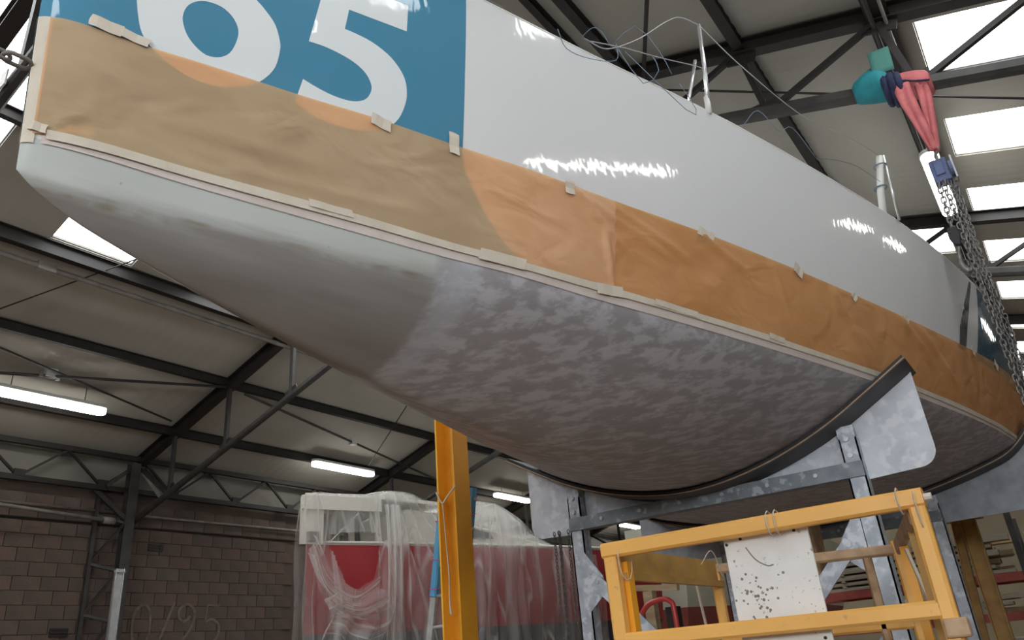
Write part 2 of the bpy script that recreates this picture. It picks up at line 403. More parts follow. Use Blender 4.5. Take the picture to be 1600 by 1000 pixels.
def pchip(x, y):
    x = np.array(x, float); y = np.array(y, float); h = np.diff(x); d = np.diff(y)/h
    mm = np.zeros(len(x))
    for i in range(1, len(x)-1):
        if d[i-1]*d[i] > 0:
            w1 = 2*h[i]+h[i-1]; w2 = h[i]+2*h[i-1]; mm[i] = (w1+w2)/(w1/d[i-1]+w2/d[i])
    mm[0] = d[0]; mm[-1] = d[-1]
    def f(q):
        q = np.asarray(q, float); qq = np.clip(q, x[0], x[-1]); i = np.clip(np.searchsorted(x, qq, side='right')-1, 0, len(x)-2)
        t = (qq-x[i])/h[i]
        return (y[i]*(1+2*t)*(1-t)**2+h[i]*mm[i]*t*(1-t)**2+y[i+1]*t*t*(3-2*t)+h[i]*mm[i+1]*t*t*(t-1))
    return f

# ------------------------------------------------------------------ the shed
XL, XR, YF, YB = -12.5, 5.8, -8.3, 31.7
TA = .3115; XRIDGE = -3.36
def roofz(x): return 5.2+(x-XL)*TA if x <= XRIDGE else 7.0-TA*x
SK0, SKP, SKW = 7.08, 1.93, .97          # skylight rhythm along the shed
RO = .10                                  # lining sits this far above the purlin line
def sky_rows():
    k0 = math.ceil((YF+.3-SK0)/SKP); k1 = math.floor((YB-1.5-SK0)/SKP)
    return [(SK0+k*SKP, SK0+k*SKP+SKW) for k in range(k0, k1+1)]
ROWS = sky_rows()
SKR = 1.22
EXTRA = (11.95, 13.3, -1.15, -.12)
def lining(name, x0, x1, sx0, sx1, extra=None):
    mb = MB()
    ys = [YF]
    cuts = sorted([a for r in ROWS for a in r]+([extra[0], extra[1]] if extra else []))
    step = .085
    y = YF
    allc = cuts+[YB]
    for c in allc:
        n = max(1, round((c-y)/step))
        ys += [y+(c-y)*(i+1)/n for i in range(n)]
        y = c
    xs = sorted(set([x0, sx0, sx1, x1]+(list(extra[2:]) if extra else [])))
    nx = len(xs)
    zoff = [(.0012 if i % 2 else -.0012) for i in range(len(ys))]
    v = [(x, yy, roofz(x)+RO+zoff[i]) for i, yy in enumerate(ys) for x in xs]
    f = []
    for i in range(len(ys)-1):
        ym = (ys[i]+ys[i+1])/2
        insk = any(a < ym < b for a, b in ROWS)
        for j in range(nx-1):
            xm = (xs[j]+xs[j+1])/2
            if insk and sx0 < xm < sx1: continue
            if extra and extra[0] < ym < extra[1] and extra[2] < xm < extra[3]: continue
            f.append((i*nx+j, i*nx+j+1, (i+1)*nx+j+1, (i+1)*nx+j))
    return struct(mb.add(v, f).build(name, 'sheet', solid=.03))
lining('ceiling', XL-.2, XRIDGE, -8.5, -5.75)
lining('ceiling', XRIDGE, XR+.2, .26, SKR, EXTRA)
wn = 0
def skylight(x0, x1, y0, y1):
    global wn; wn += 1
    fr = MB()
    for ya in (y0, y1): fr.beam((x0, ya, roofz(x0)+RO+.03), (x1, ya, roofz(x1)+RO+.03), .03, .05)
    for xa in (x0, x1): fr.beam((xa, y0, roofz(xa)+RO+.03), (xa, y1, roofz(xa)+RO+.03), .03, .05)
    f = struct(fr.build('window_%d' % wn, 'conduit'))
    p = MB().grid([[(x, y, roofz(x)+RO+.03) for x in (x0, x1)] for y in (y0, y1)])
    p.build('pane', 'pane', f, solid=.01)
for a, b in ROWS:
    skylight(-8.5, -5.75, a, b); skylight(.26, SKR, a, b)
skylight(EXTRA[2], EXTRA[3], EXTRA[0], EXTRA[1])

struct(MB().box(((XL+XR)/2, (YF+YB)/2, -.1), (XR-XL+1, YB-YF+1, .2)).build('floor', 'floor'))
# left wall: block wall below, pale cladding above
BZ = 4.76
wl = struct(MB().box((XL-.12, (YF+YB)/2, BZ/2), (.22, YB-YF, BZ)).build('wall_left', 'mortar'))
struct(MB().box((XL-.12, (YF+YB)/2, (BZ+5.3)/2+.01), (.2, YB-YF, 5.3-BZ)).build('wall_left_upper', 'cladding'))
struct(MB().box(((XL+XR)/2, YB+.1, 2.5), (XR-XL, .2, 5.0)).build('wall_back', 'wallb'))
gb = MB().prism([(XL, 5.0), (XR, 5.0), (XR, 5.2), (XRIDGE, 8.1), (XL, 5.25)], 1, YB+.02, YB+.2)
struct(gb.build('wall_back_gable', 'wallb'))
FX0, FX1, FZ0, FZ1 = -2.6, 4.6, 2.7, 4.7
wf = MB().prism([(XL, FZ1), (XR, FZ1), (XR, 5.2), (XRIDGE, 8.1), (XL, 5.25)], 1, YF-.2, YF-.02)
wf.box(((XL+XR)/2, YF-.11, FZ0/2), (XR-XL, .18, FZ0)); wf.box(((XL+FX0)/2, YF-.11, (FZ0+FZ1)/2), (FX0-XL, .18, FZ1-FZ0)); wf.box(((XR+FX1)/2, YF-.11, (FZ0+FZ1)/2), (XR-FX1, .18, FZ1-FZ0))
struct(wf.build('wall_front', 'wallg'))
for k in range(4):
    a = FX0+(FX1-FX0)*k/4; b = FX0+(FX1-FX0)*(k+1)/4; wn += 1
    fr = MB()
    for x in (a+.03, b-.03): fr.box((x, YF-.06, (FZ0+FZ1)/2), (.06, .08, FZ1-FZ0))
    for z in (FZ0+.03, (FZ0+FZ1)/2, FZ1-.03): fr.box(((a+b)/2, YF-.06, z), (b-a, .08, .06))
    f = struct(fr.build('window_%d' % wn, 'steel_grey'))
    MB().box(((a+b)/2, YF-.09, (FZ0+FZ1)/2), (b-a, .01, FZ1-FZ0)).build('pane', 'fpane', f)
WZ0, WZ1, WY0, WY1, NW = 3.3, 4.75, -7.4, 1.0, 4
wr = MB()
wr.box((XR+.1, (YF+YB)/2, WZ0/2), (.2, YB-YF, WZ0)); wr.box((XR+.1, (YF+YB)/2, (WZ1+5.2)/2), (.2, YB-YF, 5.2-WZ1))
wr.box((XR+.1, (YF+WY0)/2, (WZ0+WZ1)/2), (.2, WY0-YF, WZ1-WZ0)); wr.box((XR+.1, (WY1+YB)/2, (WZ0+WZ1)/2), (.2, YB-WY1, WZ1-WZ0))
struct(wr.build('wall_right', 'wallg'))
for k in range(NW):
    a = WY0+(WY1-WY0)*k/NW; b = WY0+(WY1-WY0)*(k+1)/NW; wn += 1
    fr = MB()
    for y in (a+.03, b-.03): fr.box((XR+.06, y, (WZ0+WZ1)/2), (.08, .06, WZ1-WZ0))
    for z in (WZ0+.03, (WZ0+WZ1)/2, WZ1-.03): fr.box((XR+.06, (a+b)/2, z), (.08, b-a, .06))
    f = struct(fr.build('window_%d' % wn, 'steel_grey'))
    MB().box((XR+.07, (a+b)/2, (WZ0+WZ1)/2), (.01, b-a, WZ1-WZ0)).build('pane', 'wpane', f)

# hollow blocks of the left wall, the part the photo lets one tell apart
bw_, bh_ = .40, .20
ms = []
for k in range(4):
    mb = MB().box((0, 0, 0), (.03, bw_-.009, bh_-.009))
    me = bpy.data.meshes.new('concrete_block'); me.from_pydata(mb.v, [], mb.f); me.materials.append(BR[k]); ms.append(me)
row = 0; z = 1.56
while z+bh_ < BZ-.02:
    y = 4.3+(bw_/2 if row % 2 else 0)
    while y < 9.9:
        o = bpy.data.objects.new('concrete_block', ms[rng.choice(4, p=[.42, .25, .21, .12])]); COL.objects.link(o); o.parent = wl
        o.location = (XL+.004+rng.uniform(-.003, .004), y+bw_/2, z+bh_/2)
        y += bw_
    z += bh_; row += 1
# chalk figures on the wall
def ribbon(pts, wd):
    P = [np.array(p, float) for p in pts]; L_, R_ = [], []
    for i in range(len(P)):
        t = P[min(i+1, len(P)-1)]-P[max(i-1, 0)]; t /= np.linalg.norm(t); nn = np.array((-t[1], t[0]))
        L_.append(P[i]+nn*wd/2); R_.append(P[i]-nn*wd/2)
    return [[(XL+.030, a[0], a[1]), (XL+.030, b[0], b[1])] for a, b in zip(L_, R_)]
ch = MB()
for pts in (
    spline([(7.12, 2.98), (6.99, 2.86), (6.97, 2.62), (7.02, 2.42), (7.15, 2.36), (7.25, 2.48), (7.27, 2.72), (7.22, 2.92)], 5, True)+[np.array((7.12, 2.98))],
    [(7.66, 3.02), (7.42, 2.34)],
    spline([(7.98, 2.80), (7.86, 2.72), (7.76, 2.80), (7.78, 2.93), (7.92, 2.99), (8.04, 2.90), (8.04, 2.72), (7.94, 2.52), (7.78, 2.36)], 5),
    [(8.53, 2.98), (8.29, 2.98), (8.27, 2.72)],
    spline([(8.27, 2.72), (8.42, 2.75), (8.54, 2.64), (8.52, 2.47), (8.40, 2.37), (8.26, 2.40)], 5)):
    ch.grid(ribbon(pts, .045))
ch.build('chalk_figures', 'chalk', wl, solid=.002)
# wall vents
for y, z in ((7.22, 3.88), (5.86, 2.58)):
    v_ = MB()
    for k in range(3): v_.box((XL+.03, y, z+(k-1)*.045), (.02, .26, .03))
    v_.build('vent_grille', 'steel', wl)

# ------------------------------------------------------------------ roof trusses, purlins, columns
def truss(y, label):
    t = thing('roof_truss', (XRIDGE, y, 0), label, 'truss', None)
    zt = lambda x: roofz(x)-.03
    bl = lambda x: 4.14+(x+12.65)*.296
    br = lambda x: 6.09-.315*x
    xm = (4.14+12.65*.296-6.09)/(-.315-.296)
    for sx, (xa, xb) in (('l', (-12.4, XRIDGE)), ('r', (XRIDGE, 5.7))):
        MB().hbeam((xa, y, zt(xa)), (xb, y, zt(xb)), .14, .17).build('top_chord', 'steel', t)
    MB().beam((-12.4, y, bl(-12.4)), (xm, y, bl(xm)), .09, .09, chamfer=.02).build('bottom_chord', 'steel_grey', t)
    MB().beam((xm, y, br(xm)), (5.7, y, br(5.7)), .13, .13, chamfer=.03).build('bottom_chord', 'steel_grey', t)
    for x in (-11.35, -9.95, -8.45, -7.05, -5.65, -4.5):
        MB().beam((x, y, bl(x)), (x, y, zt(x)-.08), .07, .05).build('web', 'steel_grey', t)
        if x < -5:
            MB().beam((x-.12, y, bl(x)+.0), (x+.12, y, bl(x+.0)+.09), .02, .14).build('gusset_plate', 'steel', t)
    MB().beam((-12.3, y, zt(-12.3)-.1), (-11.38, y, bl(-11.38)), .07, .06).build('web', 'steel_grey', t)
    for a, b in ((-11.35, -9.95), (-9.95, -8.45)):
        pass
    for x in (-2.62, -1.29, .0, 1.35, 2.7, 4.05):
        MB().beam((x-.02, y, zt(x)-.1), (x+.1, y, br(x+.1)), .06, .06).build('web', 'steel', t)
        MB().beam((x+.14, y, br(x+.14)+.02), (x+1.25, y, zt(x+1.25)-.08), .055, .055).build('web', 'steel', t)
        MB().beam((x-.14, y, zt(x-.14)-.1), (x+.14, y, zt(x+.14)-.1), .02, .2).build('gusset_plate', 'steel', t)
        MB().box((x+.1, y, br(x+.1)+.06), (.26, .02, .14)).build('gusset_plate', 'steel', t)
    return t
for y, lb in ((1.7, 'dark steel roof truss overhead at the bow end of the big yacht'),
              (6.7, 'lattice roof truss holding the teal and pink slings'),
              (11.7, 'lattice roof truss crossing behind the hanging chain hoist'),
              (16.7, 'dark roof truss fourth from the bow, mostly behind the yacht'),
              (21.7, 'distant roof truss fifth from the bow of the big yacht'),
              (26.7, 'farthest roof truss close to the back wall')):
    truss(y, lb)
MB().box((-5.80, 1.64, 6.20), (.11, .012, .15)).build('marker_plate', 'board', bpy.data.objects['roof_truss'])
def purlin(x, label, h=.14, wdt=.08, group=None, dark='steel'):
    o = MB().hbeam((x, YF+.02, roofz(x)+.0), (x, YB-.02, roofz(x)+.0), wdt, h).build('roof_purlin', dark)
    return tag(o, label, 'purlin', group)
purlin(-11.4, 'dark steel purlin nearest the left eave, above the tube lamps')
purlin(-9.97, 'second dark steel purlin up from the left eave')
purlin(-8.55, 'dark steel purlin along the lower edge of the left skylights', .18, .10)
purlin(-7.1, 'dark purlin crossing the middle of the left skylights')
purlin(-5.7, 'dark purlin along the upper edge of the left skylights')
purlin(-4.3, 'dark purlin just left of the roof ridge')
purlin(-2.9, 'thin dark purlin just right of the roof ridge')
purlin(-2.58, 'thick dark purlin third up from the chain hoist line', .16, .10)
purlin(-1.29, 'dark purlin between the ridge and the chain hoist line', .16, .11)
hp = purlin(0.0, 'thick dark purlin with conduits running above the chain hoist', .18, .20)
purlin(2.0, 'dark purlin right of the right-hand skylights')
purlin(3.9, 'dark purlin nearest the right eave')
def pipe(name, pts, r, mt, label, cat, parent=None, n=8):
    o = MB().tube(pts, r, n).build(name, mt, parent, smooth=True)
    if label: tag(o, label, cat)
    return o
pipe('cable_conduit', [(-.06, YF+.1, 6.84), (-.06, YB-.1, 6.84)], .022, 'steel_grey', 'left of two grey conduits clipped under the hoist purlin', 'pipe')
pipe('cable_conduit', [(.05, YF+.1, 6.83), (.05, YB-.1, 6.83)], .016, 'conduit', 'thinner right conduit clipped under the hoist purlin', 'pipe')
pipe('cable_conduit', [(-8.72, YF+.1, 6.26), (-8.72, 3.3, 6.26), (-8.72, 8.5, 6.26), (-8.72, YB-.1, 6.26)], .035, 'conduit', 'pale conduit beside the purlin below the left skylights', 'pipe')
clip = MB()
MB().box((-8.72, 3.32, 6.26), (.1, .2, .1)).build('coupling', 'conduit', None)
tag(bpy.data.objects['coupling'], 'pale coupling sleeve on the conduit under the left skylight', 'fitting')

# eave lattice girder along the left wall
eg = thing('eave_girder', (-12.24, 6.7, 0), 'dark zigzag lattice girder along the top of the left wall', 'girder')
MB().beam((-12.24, YF+.1, 5.24), (-12.24, YB-.1, 5.24), .09, .08).build('top_chord', 'steel', eg)
MB().beam((-12.32, YF+.1, 4.72), (-12.32, YB-.1, 4.72), .09, .08).build('bottom_chord', 'steel', eg)
y = 3.0; up = True
while y < 15:
    MB().beam((-12.24 if up else -12.32, y, 5.22 if up else 4.74), (-12.32 if up else -12.24, y+.62, 4.74 if up else 5.22), .035, .035).build('web', 'steel', eg)
    MB().box((-12.28, y, 5.17 if up else 4.79), (.02, .16, .1)).build('gusset_plate', 'steel', eg)
    y += .62; up = not up
# lattice columns
def column(y, label):
    c = thing('lattice_column', (-12.25, y, 0), label, 'column')
    MB().hbeam((-12.22, y-.1, 0), (-12.22, y-.1, 5.15), .16, .14, up=(1, 0, 0)).build('main_post', 'steel_grey', c)
    MB().beam((-12.42, y-.52, 0), (-12.42, y-.52, 4.72), .06, .06, up=(0, 1, 0)).build('rear_post', 'steel_grey', c)
    za = .6; k = 0
    while za < 4.2:
        p, q = ((-12.42, y-.52, za), (-12.22, y-.14, za+.62)) if k % 2 == 0 else ((-12.22, y-.14, za), (-12.42, y-.52, za+.12))
        MB().beam(p, q, .04, .04, up=(1, 0, 0)).build('lacing_bar', 'steel_grey', c)
        za += .62 if k % 2 == 0 else .12; k += 1
    MB().beam((-12.42, y-.62, 4.72), (-12.2, y-.1, 4.2), .07, .06, up=(1, 0, 0)).build('knee_brace', 'steel_grey', c)
    MB().beam((-12.25, y-.5, 4.74), (-12.25, y-.1, 5.1), .06, .05, up=(1, 0, 0)).build('knee_brace', 'steel_grey', c)
    MB().beam((-12.25, y+.05, 5.1), (-11.55, y+.05, 4.5), .07, .06, up=(0, 1, 0)).build('knee_brace', 'conduit', c)
    MB().box((-12.22, y-.1, .02), (.3, .3, .04)).build('base_plate', 'steel_grey', c)
column(6.65, 'grey lattice steel column against the block wall')
column(11.65, 'lattice steel column hidden behind the plastic wrapped boat')
# wall pipes
pipe('wall_pipe', [(-12.42, YF+.1, 4.36), (-12.42, 6.5, 4.38)], .018, 'conduit', 'thin pale pipe along the top of the block wall', 'pipe')
pipe('wall_pipe', [(-12.05, 2.0, 4.32), (-12.1, 4.6, 4.26), (-12.22, 6.2, 4.20)], .028, 'conduit', 'thicker sloping pale pipe with white end cap by the column', 'pipe')
tag(MB().tube([(-12.22, 6.16, 4.2), (-12.23, 6.34, 4.195)], .055, 10).build('pipe_cap', 'conduit', smooth=True), 'white cap closing the sloping pipe beside the lattice column', 'fitting')
pipe('wall_pipe', [(-12.46, YF+.1, 4.17), (-12.46, 12, 4.19)], .016, 'steel', 'dark pipe on the block wall below the pale ones', 'pipe')
pipe('wall_pipe', [(-12.4, 6.85, 4.36), (-12.4, 14, 4.4)], .022, 'conduit', 'pale pipe on the wall running right from the column', 'pipe')
# bracing rods and cables below the roof
def rp(x, y, off=.1): return (x, y, roofz(x)-off)
for a, b, r_, lb in (((-11.2, 2.2), (-9.93, 6.62), .022, 'long bracing rod under the left roof with grey junction box'),
                     ((-9.98, 7.0), (-11.5, 14.8), .022, 'bracing rod sloping down above the middle tube lamp'),
                     ((-9.6, 1.0), (-11.0, 6.4), .016, 'faint thin pipe crossing the left roof lining')):
    pipe('bracing_rod', [rp(*a), rp(*b)], r_, 'steel_grey', lb, 'rod')
pipe('bracing_rod', [(-3.3, 6.2, 7.7), (1.6, 8.6, 6.25)], .013, 'steel', 'thin dark bracing rod passing behind the tall stanchion', 'rod')
pipe('overhead_wire', [rp(-10.2, 2.9), rp(-8.0, 4.25, .02)], .010, 'steel', 'thin wire strung to the lower corner of the left skylight', 'wire', n=5)
pipe('overhead_wire', [rp(-9.14, 9.9), rp(-11.1, 10.8)], .010, 'steel', 'thin wire strung above the middle tube lamp', 'wire', n=5)
pipe('bracing_rod', [(-3.2, 8.2, 7.75), (-.7, 3.4, 7.05)], .022, 'steel', 'dark diagonal rod above the looped lifeline at the deck edge', 'rod')
jb = thing('junction_box', rp(-10.6, 4.35, .1), 'grey junction box clipped on the bracing rod at left', 'box')
x0, y0, z0 = jb.location
MB().box((x0, y0, z0+.05), (.1, .14, .12)).build('box_body', 'housing', jb)
MB().box((x0, y0+.1, z0+.02), (.05, .04, .1)).build('clamp', 'housing', jb)
MB().box((x0, y0-.12, z0+.02), (.05, .04, .1)).build('clamp', 'conduit', jb)
jb2 = thing('junction_box', rp(-10.55, 9.85, .1), 'small grey junction box on the rod above the middle tube lamp', 'box')
x0, y0, z0 = jb2.location
MB().box((x0, y0, z0+.03), (.1, .12, .14)).build('box_body', 'housing', jb2)

# ------------------------------------------------------------------ tube lamps
def rounded(L_, W_, k=6):
    a = L_/2-W_/2; pts = []
    for i in range(k+1): t = -math.pi/2+math.pi*i/k; pts.append((W_/2*math.cos(t), a+0*W_, t))
    out = []
    for i in range(2*k+2):
        if i <= k: t = math.pi*i/k; out.append((W_/2*math.cos(t), a+W_/2*math.sin(t)))
        else: t = math.pi+math.pi*(i-k-1)/k; out.append((W_/2*math.cos(t), -a+W_/2*math.sin(t)))
    return out
def tube_lamp(loc, length, label, wd=.20):
    t = thing('tube_lamp', loc, label, 'lamp', 'fluorescent tube lamps under the roof')
    x, y, z = loc
    sh = lambda s: [(x+p[0], y+p[1]) for p in rounded(length*s if s < 1 else length, wd*s)]
    MB().prism([(x+p[0], y+p[1]) for p in rounded(length, wd)], 2, z+.05, z+.10).build('housing', 'housing', t, bevel=.01)
    MB().prism([(x+p[0], y+p[1]) for p in rounded(length-.02, wd-.02)], 2, z-.03, z+.05).build('diffuser', 'tube', t, bevel=.025)
    for s in (-.3, .3):
        zr = roofz(x)
        MB().tube([(x, y+s*length, z+.10), (x, y+s*length, zr-.02)], .006, 5).build('hanger', 'steel', t)
    return t
for (x, y, z, L_, lb) in (
    (-10.78, 4.45, 5.4, 1.62, 'lit tube lamp at the left edge above the block wall'),
    (-11.28, 10.3, 5.4, 1.62, 'lit tube lamp hanging above the plastic wrapped red boat'),
    (-11.05, 15.7, 5.4, 1.5, 'lit tube lamp just left of the galvanised cradle plate'),
    (-11.4, 22.6, 5.35, 1.6, 'lit tube lamp seen under the front cradle cross beam'),
    (-10.9, 27.4, 5.2, 1.6, 'far tube lamp seen through the yellow work cage')):
    tube_lamp((x, y, z), L_, lb)
tube_lamp((-.01, 9.55, 6.45), 1.7, 'big bright tube lamp beside the blue chain hoist', .20)
for y, L_, lb in ((-.5, 1.5, 'tube lamp under the right roof, nearest the front wall'), (4.5, 1.45, 'tube lamp under the right roof, second from the front wall'), (8.45, .6, 'short tube lamp under the right roof, level with the rear cradle'), (9.5, .7, 'short tube lamp under the right roof, just aft of the rear cradle'), (14.6, 1.5, 'tube lamp under the right roof, beside the timber rack')):
    tube_lamp((2.62, y, 5.82), L_, lb, .11)

# ------------------------------------------------------------------ hull surface
X0 = -2.1; ZW = 3.1
ZS = pchip([.6, 4, 9, 13], [4.52, 4.45, 4.33, 4.3])
BW = pchip([.64, .66, .70, .80, 1.083, 1.33, 1.672, 2.069, 2.362, 2.817, 3.329, 4.106, 5.247, 5.987, 8.033, 9.5, 11, 12.6], [0, .020, .034, .06, .125, .196, .300, .423, .527, .655, .814, 1.04, 1.345, 1.524, 1.898, 2.02, 2.03, 1.92])
BS = pchip([.64, .655, .68, .74, .92, 1.3, 2.205, 2.911, 3.696, 4.91, 5.877, 6.752, 7.963, 9.584, 11, 12.6], [0, .025, .045, .085, .15, .285, .611, .854, 1.139, 1.512, 1.774, 1.953, 2.13, 2.235, 2.22, 2.08])
ZK = pchip([.64, .7, .82, 1.02, 1.3, 1.85, 2.7, 3.6, 5, 7, 9, 11, 12.6], [2.992, 2.955, 2.905, 2.857, 2.806, 2.726, 2.636, 2.598, 2.655, 2.69, 2.75, 2.86, 3.02])
DR = pchip([.6, .8, 1.3, 2.2, 3.3, 5, 8, 13], [.9, .7, .5, .34, .13, .0, .0, .0])
BG = pchip([.6, 1.4, 2.6, 5, 13], [.60, .60, .45, .5, .5]); BC = pchip([.6, 1.4, 2.6, 3.6, 5.0, 7, 13], [.66, .62, .35, .24, .13, .13, .2])
def rake(Y, Z): return np.clip(.036*(3.6-Z)/.63, 0, .045)*np.exp(-np.clip(Y-.64, 0, 9)/.14)
def section(Y, K=24, Mm=16):
    Y = np.atleast_1d(np.asarray(Y, float))[:, None]; bs = BS(Y); bw = BW(Y); zs = ZS(Y); zk = ZK(Y); dr_ = DR(Y)
    sl = (bs-bw)/(zs-ZW); t = np.linspace(0, 1, K)[None, :]; d = ZW-zk; l = 1.6*sl
    g = BG(Y); cc = BC(Y); p1b = g*bw; p1z = np.minimum(zk+g*bw*dr_, zk+.45*d); p2b = bw-cc*d*l; p2z = ZW-cc*d
    b = 3*(1-t)**2*t*p1b+3*(1-t)*t*t*p2b+t**3*bw
    z = (1-t)**3*zk+3*(1-t)**2*t*p1z+3*(1-t)*t*t*p2z+t**3*ZW
    u = np.linspace(0, 1, Mm)[None, 1:]; h = zs-ZW
    bt = bw*(2*u**3-3*u*u+1)+l*h*(u**3-2*u*u+u)+bs*(-2*u**3+3*u*u)+.45*sl*h*(u**3-u*u)
    zt = ZW+h*u+0*bt
    return np.concatenate([b, bt], 1), np.concatenate([z, zt], 1)
def hbv(Y, Z):
    Y = np.asarray(Y, float).ravel(); Z = np.asarray(Z, float).ravel(); out = np.zeros(len(Y))
    B, ZZ = section(Y, 40, 30)
    for i in range(len(Y)): out[i] = np.interp(Z[i], ZZ[i], B[i])
    return out
def hpt(Y, Z, off=0.0, side=1):
    Y = np.asarray(Y, float).ravel(); Z = np.asarray(Z, float).ravel(); e = 2e-3
    off = np.broadcast_to(np.asarray(off, float).ravel() if np.ndim(off) else off, Y.shape)
    b = hbv(Y, Z)
    dy = (hbv(Y+e, Z)-hbv(Y-e, Z))/(2*e); dz = (hbv(Y, Z+e)-hbv(Y, Z-e))/(2*e)
    dy = np.clip(dy, -3, 3)
    N_ = np.stack([np.ones_like(b), -dy, -dz], 1); N_ /= np.linalg.norm(N_, axis=1)[:, None]
    P = np.stack([b, Y, Z], 1)+N_*off[:, None]
    P[:, 0] = X0+side*np.maximum(P[:, 0], .0005); P[:, 1] += rake(P[:, 1], P[:, 2])
    return P

yacht = thing('sailing_yacht', (X0, 6.0, 0), 'large white racing yacht hull with blue bow and brown masking paper, in a galvanised cradle', 'boat')
YS = np.concatenate([[.64, .645, .652, .66, .67, .685, .70, .72, .75], np.linspace(.8, 3, 34), np.linspace(3.1, 12.6, 62)])
K_, M_ = 24, 16
Bs, Zs = section(YS, K_, M_)
def shell(c0, c1, name, mt):
    cols = list(range(c0, c1))
    P = []
    for i in range(len(YS)):
        if c0 == 0:
            yy = lambda c: YS[i]+float(rake(YS[i], Zs[i, c]))
            row_ = [(X0-Bs[i, c], yy(c), Zs[i, c]) for c in reversed(cols) if c > 0]+[(X0+Bs[i, c], yy(c), Zs[i, c]) for c in cols]
            P.append(row_)
        else: P.append([(X0+Bs[i, c], YS[i]+float(rake(YS[i], Zs[i, c])), Zs[i, c]) for c in cols])
    if c0 == 0:
        return MB().grid(P).build(name, mt, yacht, smooth=True)
    mb = MB().grid(P); Q = [[(2*X0-p[0], p[1], p[2]) for p in r_] for r_ in P]
    mb.grid([r_[::-1] for r_ in Q])
    return mb.build(name, mt, yacht, smooth=True)
shell(0, K_, 'hull_bottom', 'bottom')
shell(K_-1, K_+M_-1, 'topsides', 'white_gel')
i = len(YS)-1
tr = [(X0+Bs[i, c], Zs[i, c]) for c in range(Bs.shape[1])]
MB().prism([(X0+s*(p[0]-X0), p[1]) for s, L_ in ((1, tr), (-1, tr[::-1][:-1])) for p in L_], 1, 12.58, 12.6).build('transom', 'white_gel', yacht)
dk = [[(X0+s*BS(y)*.999, y, ZS(y)-.012+.06*(1-s*s)*min(1, BS(y))) for s in np.linspace(-1, 1, 9)] for y in YS]
MB().grid(dk).build('deck', 'white_gel', yacht)
for s in (1, -1):
    MB().tube([(X0+s*(float(BS(y))-.004), y, float(ZS(y))) for y in YS[6::3]], .007, 6).build('toe_rail', 'white_plastic', yacht, smooth=True)

def patch(name, mt, ys, zlo, zhi, nz, off, solid=0, wob=None, fn=None, parent=yacht, side=1, smooth=True):
    ys = np.asarray(ys, float); P = []
    for y in ys:
        a = zlo(y) if callable(zlo) else zlo; b = zhi(y) if callable(zhi) else zhi
        zz = np.linspace(a, b, nz); o_ = np.full(nz, off, float)
        if wob is not None: o_ = o_+wob(y, zz)
        P.append(hpt(np.full(nz, y), zz, o_, side))
    return MB().grid(P).build(name, mt, parent, smooth=smooth, solid=solid)
def pip(p, poly):
    x, y = p; c = False; n = len(poly); j = n-1
    for i in range(n):
        xi, yi = poly[i]; xj, yj = poly[j]
        if (yi > y) != (yj > y) and x < (xj-xi)*(y-yi)/(yj-yi)+xi: c = not c
        j = i
    return c
def decal(name, mt, outer, holes=(), off=.002, step=.035, side=1):
    loops = [outer]+list(holes); pts = []; edges = []
    for L_ in loops:
        o_ = len(pts); d = []
        for i in range(len(L_)):
            a = np.array(L_[i]); b = np.array(L_[(i+1) % len(L_)]); n = max(1, int(np.linalg.norm(b-a)/step))
            d += [tuple(a+(b-a)*k/n) for k in range(n)]
        pts += d; edges += [(o_+i, o_+(i+1) % len(d)) for i in range(len(d))]
    ys = [p[0] for p in outer]; zs = [p[1] for p in outer]
    inner = []
    for y in np.arange(min(ys)+step, max(ys), step):
        for z in np.arange(min(zs)+step, max(zs), step):
            if pip((y, z), outer) and not any(pip((y, z), h) for h in holes): inner.append((y, z))
    V, E_, F_, *_r = delaunay_2d_cdt([Vector(p) for p in pts+inner], edges, [], 0, 1e-5)
    keep = []
    for f in F_:
        c = sum((V[i] for i in f), Vector((0, 0)))/len(f)
        if pip(c, outer) and not any(pip(c, h) for h in holes): keep.append(tuple(f))
    P = hpt([v.x for v in V], [v.y for v in V], off, side)
    return MB().add(P, keep).build(name, mt, yacht, smooth=True)

# painted / vinyl areas
bl_edge = [(2.49, 3.13), (2.391, 3.175), (2.292, 3.252), (2.212, 3.349), (2.148, 3.45), (2.114, 3.531), (2.104, 3.60), (2.106, 4.0), (2.114, 4.455)]
blue_outer = bl_edge+[(y, float(ZS(y))-.02) for y in (1.7, 1.3, 1.0, .85)]+[(.75, 4.49), (.75, 3.13)]
decal('blue_bow_panel', 'vinyl_blue', blue_outer, off=.0012, step=.05)
NOSE = [.6402, .642, .645, .649, .653, .658, .664, .67, .677, .685, .695, .706, .72, .735, .752]
six_out = [(.865, 3.783), (.88, 3.87), (.93, 3.975), (1.0, 4.09), (1.10, 4.24), (1.27, 4.24)]+[(1.17, 4.09), (1.13, 4.0)]+spline([(1.167, 3.985), (1.238, 3.946), (1.28, 3.908), (1.314, 3.864), (1.336, 3.799), (1.34, 3.755), (1.331, 3.677), (1.303, 3.614), (1.264, 3.567), (1.193, 3.521), (1.123, 3.501), (1.051, 3.504), (.988, 3.528), (.952, 3.553), (.922, 3.579), (.898, 3.62), (.882, 3.68), (.872, 3.731)], 3)
six_out = [tuple(p) for p in six_out]
six_hole = [tuple(p) for p in spline([(1.013, 3.742), (1.020, 3.787), (1.042, 3.823), (1.076, 3.846), (1.125, 3.850), (1.164, 3.828), (1.188, 3.790), (1.194, 3.749), (1.185, 3.691), (1.168, 3.651), (1.139, 3.625), (1.102, 3.617), (1.065, 3.637), (1.036, 3.669), (1.019, 3.708)], 3, True)]
decal('numeral_six', 'vinyl_white', six_out, [six_hole], off=.0026, step=.03)
